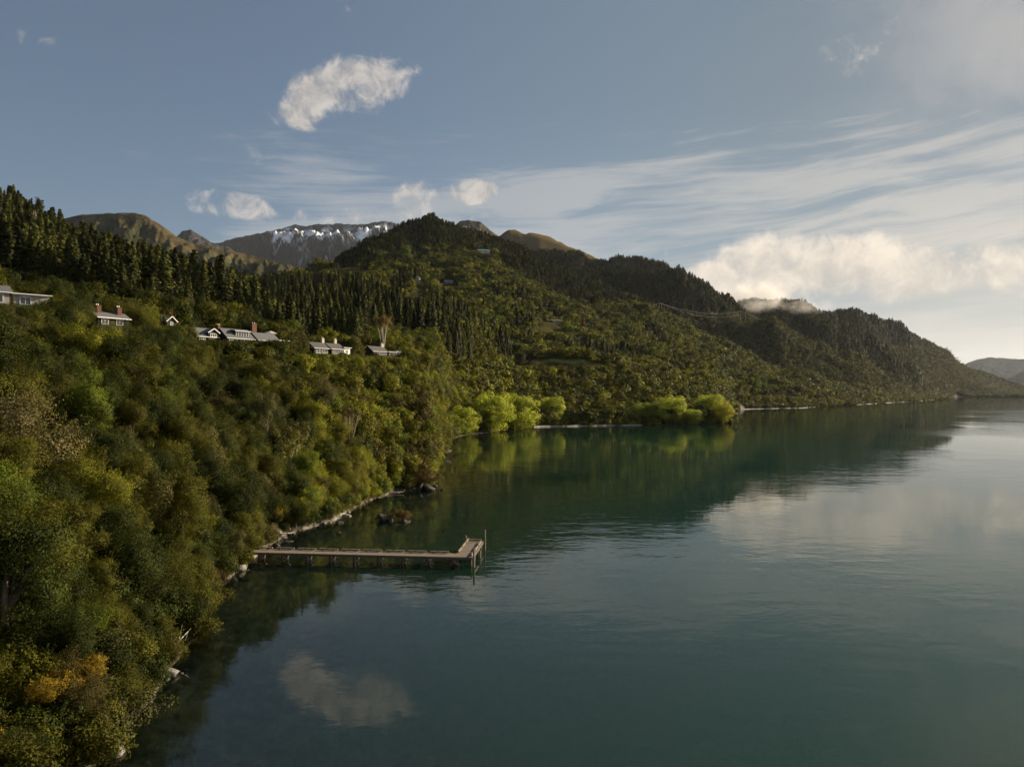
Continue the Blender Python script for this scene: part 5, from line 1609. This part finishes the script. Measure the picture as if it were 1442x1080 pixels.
wire(B[1], Cc[0], 52, 'lower long sagging wire crossing the dark valley to the skyline pole')
x0 = at(820, 1500)
wire(A[0], Vector(((790 - PX0), 1000, hz(455, 1000))), 20, 'wire running back from the three poles into the hillside bush')

# ------------------------------------------------------------------ air: haze over the whole scene, mist on the far ridge
def haze_box():
    me = MB().box((0, 0, 0), (1, 1, 1)).mesh('haze')
    o = link('haze', me)
    lo = (-40000, -4000, -45.0); hi = (50000, 50000, 2600.0)
    o.location = [(a + b) / 2 for a, b in zip(lo, hi)]; o.scale = [b - a for a, b in zip(lo, hi)]
    m, N, out = new_mat('haze_air')
    v = N.new('ShaderNodeVolumePrincipled')
    v.inputs['Color'].default_value = (0.80, 0.88, 1.0, 1)
    v.inputs['Density'].default_value = HAZE
    v.inputs['Anisotropy'].default_value = 0.25
    N.l.new(v.outputs[0], out.inputs['Volume'])
    me.materials.append(m)
    tag(o, kind='stuff')


def mist(name, px, y, Z, rad, dens, seed):
    n, m_ = 24, 14
    V = [(math.sin(math.pi * j / m_) * math.cos(2 * math.pi * i / n), math.sin(math.pi * j / m_) * math.sin(2 * math.pi * i / n), math.cos(math.pi * j / m_)) for j in range(m_ + 1) for i in range(n)]
    Q = [(j * n + i, (j + 1) * n + i, (j + 1) * n + (i + 1) % n, j * n + (i + 1) % n) for j in range(m_) for i in range(n)]
    me = quads_mesh(name, np.array(V), np.array(Q), True)
    o = link(name, me)
    o.location = ((px - PX0) / F * Z, Z, hz(y, Z)); o.scale = rad
    mt, N, out = new_mat(name)
    tc = N.new('ShaderNodeTexCoord')
    geo = N.new('ShaderNodeNewGeometry')
    nz = N.noise(N.vmath('MULTIPLY', geo.outputs['Position'], (1.0, 0.6, 1.4)), 0.016, 5.0, 0.6)
    d = N.vmath('LENGTH', tc.outputs['Object'])
    f = N.math('MULTIPLY', N.smooth(d, 1.0, 0.25), N.smooth(N.math('ADD', nz, N.math('MULTIPLY', d, -0.14)), 0.32, 0.62))
    v = N.new('ShaderNodeVolumePrincipled')
    v.inputs['Color'].default_value = (0.97, 0.95, 0.93, 1)
    v.inputs['Anisotropy'].default_value = 0.3
    N.l.new(N.math('MULTIPLY', f, dens), v.inputs['Density'])
    N.l.new(v.outputs[0], out.inputs['Volume'])
    me.materials.append(mt)
    tag(o, kind='stuff')


HAZE = 0.85e-5
haze_box()
mist('mist', 1062, 418, 1990, (150, 70, 52), 0.022, 1)
mist('mist', 1120, 430, 2060, (140, 50, 34), 0.010, 2)
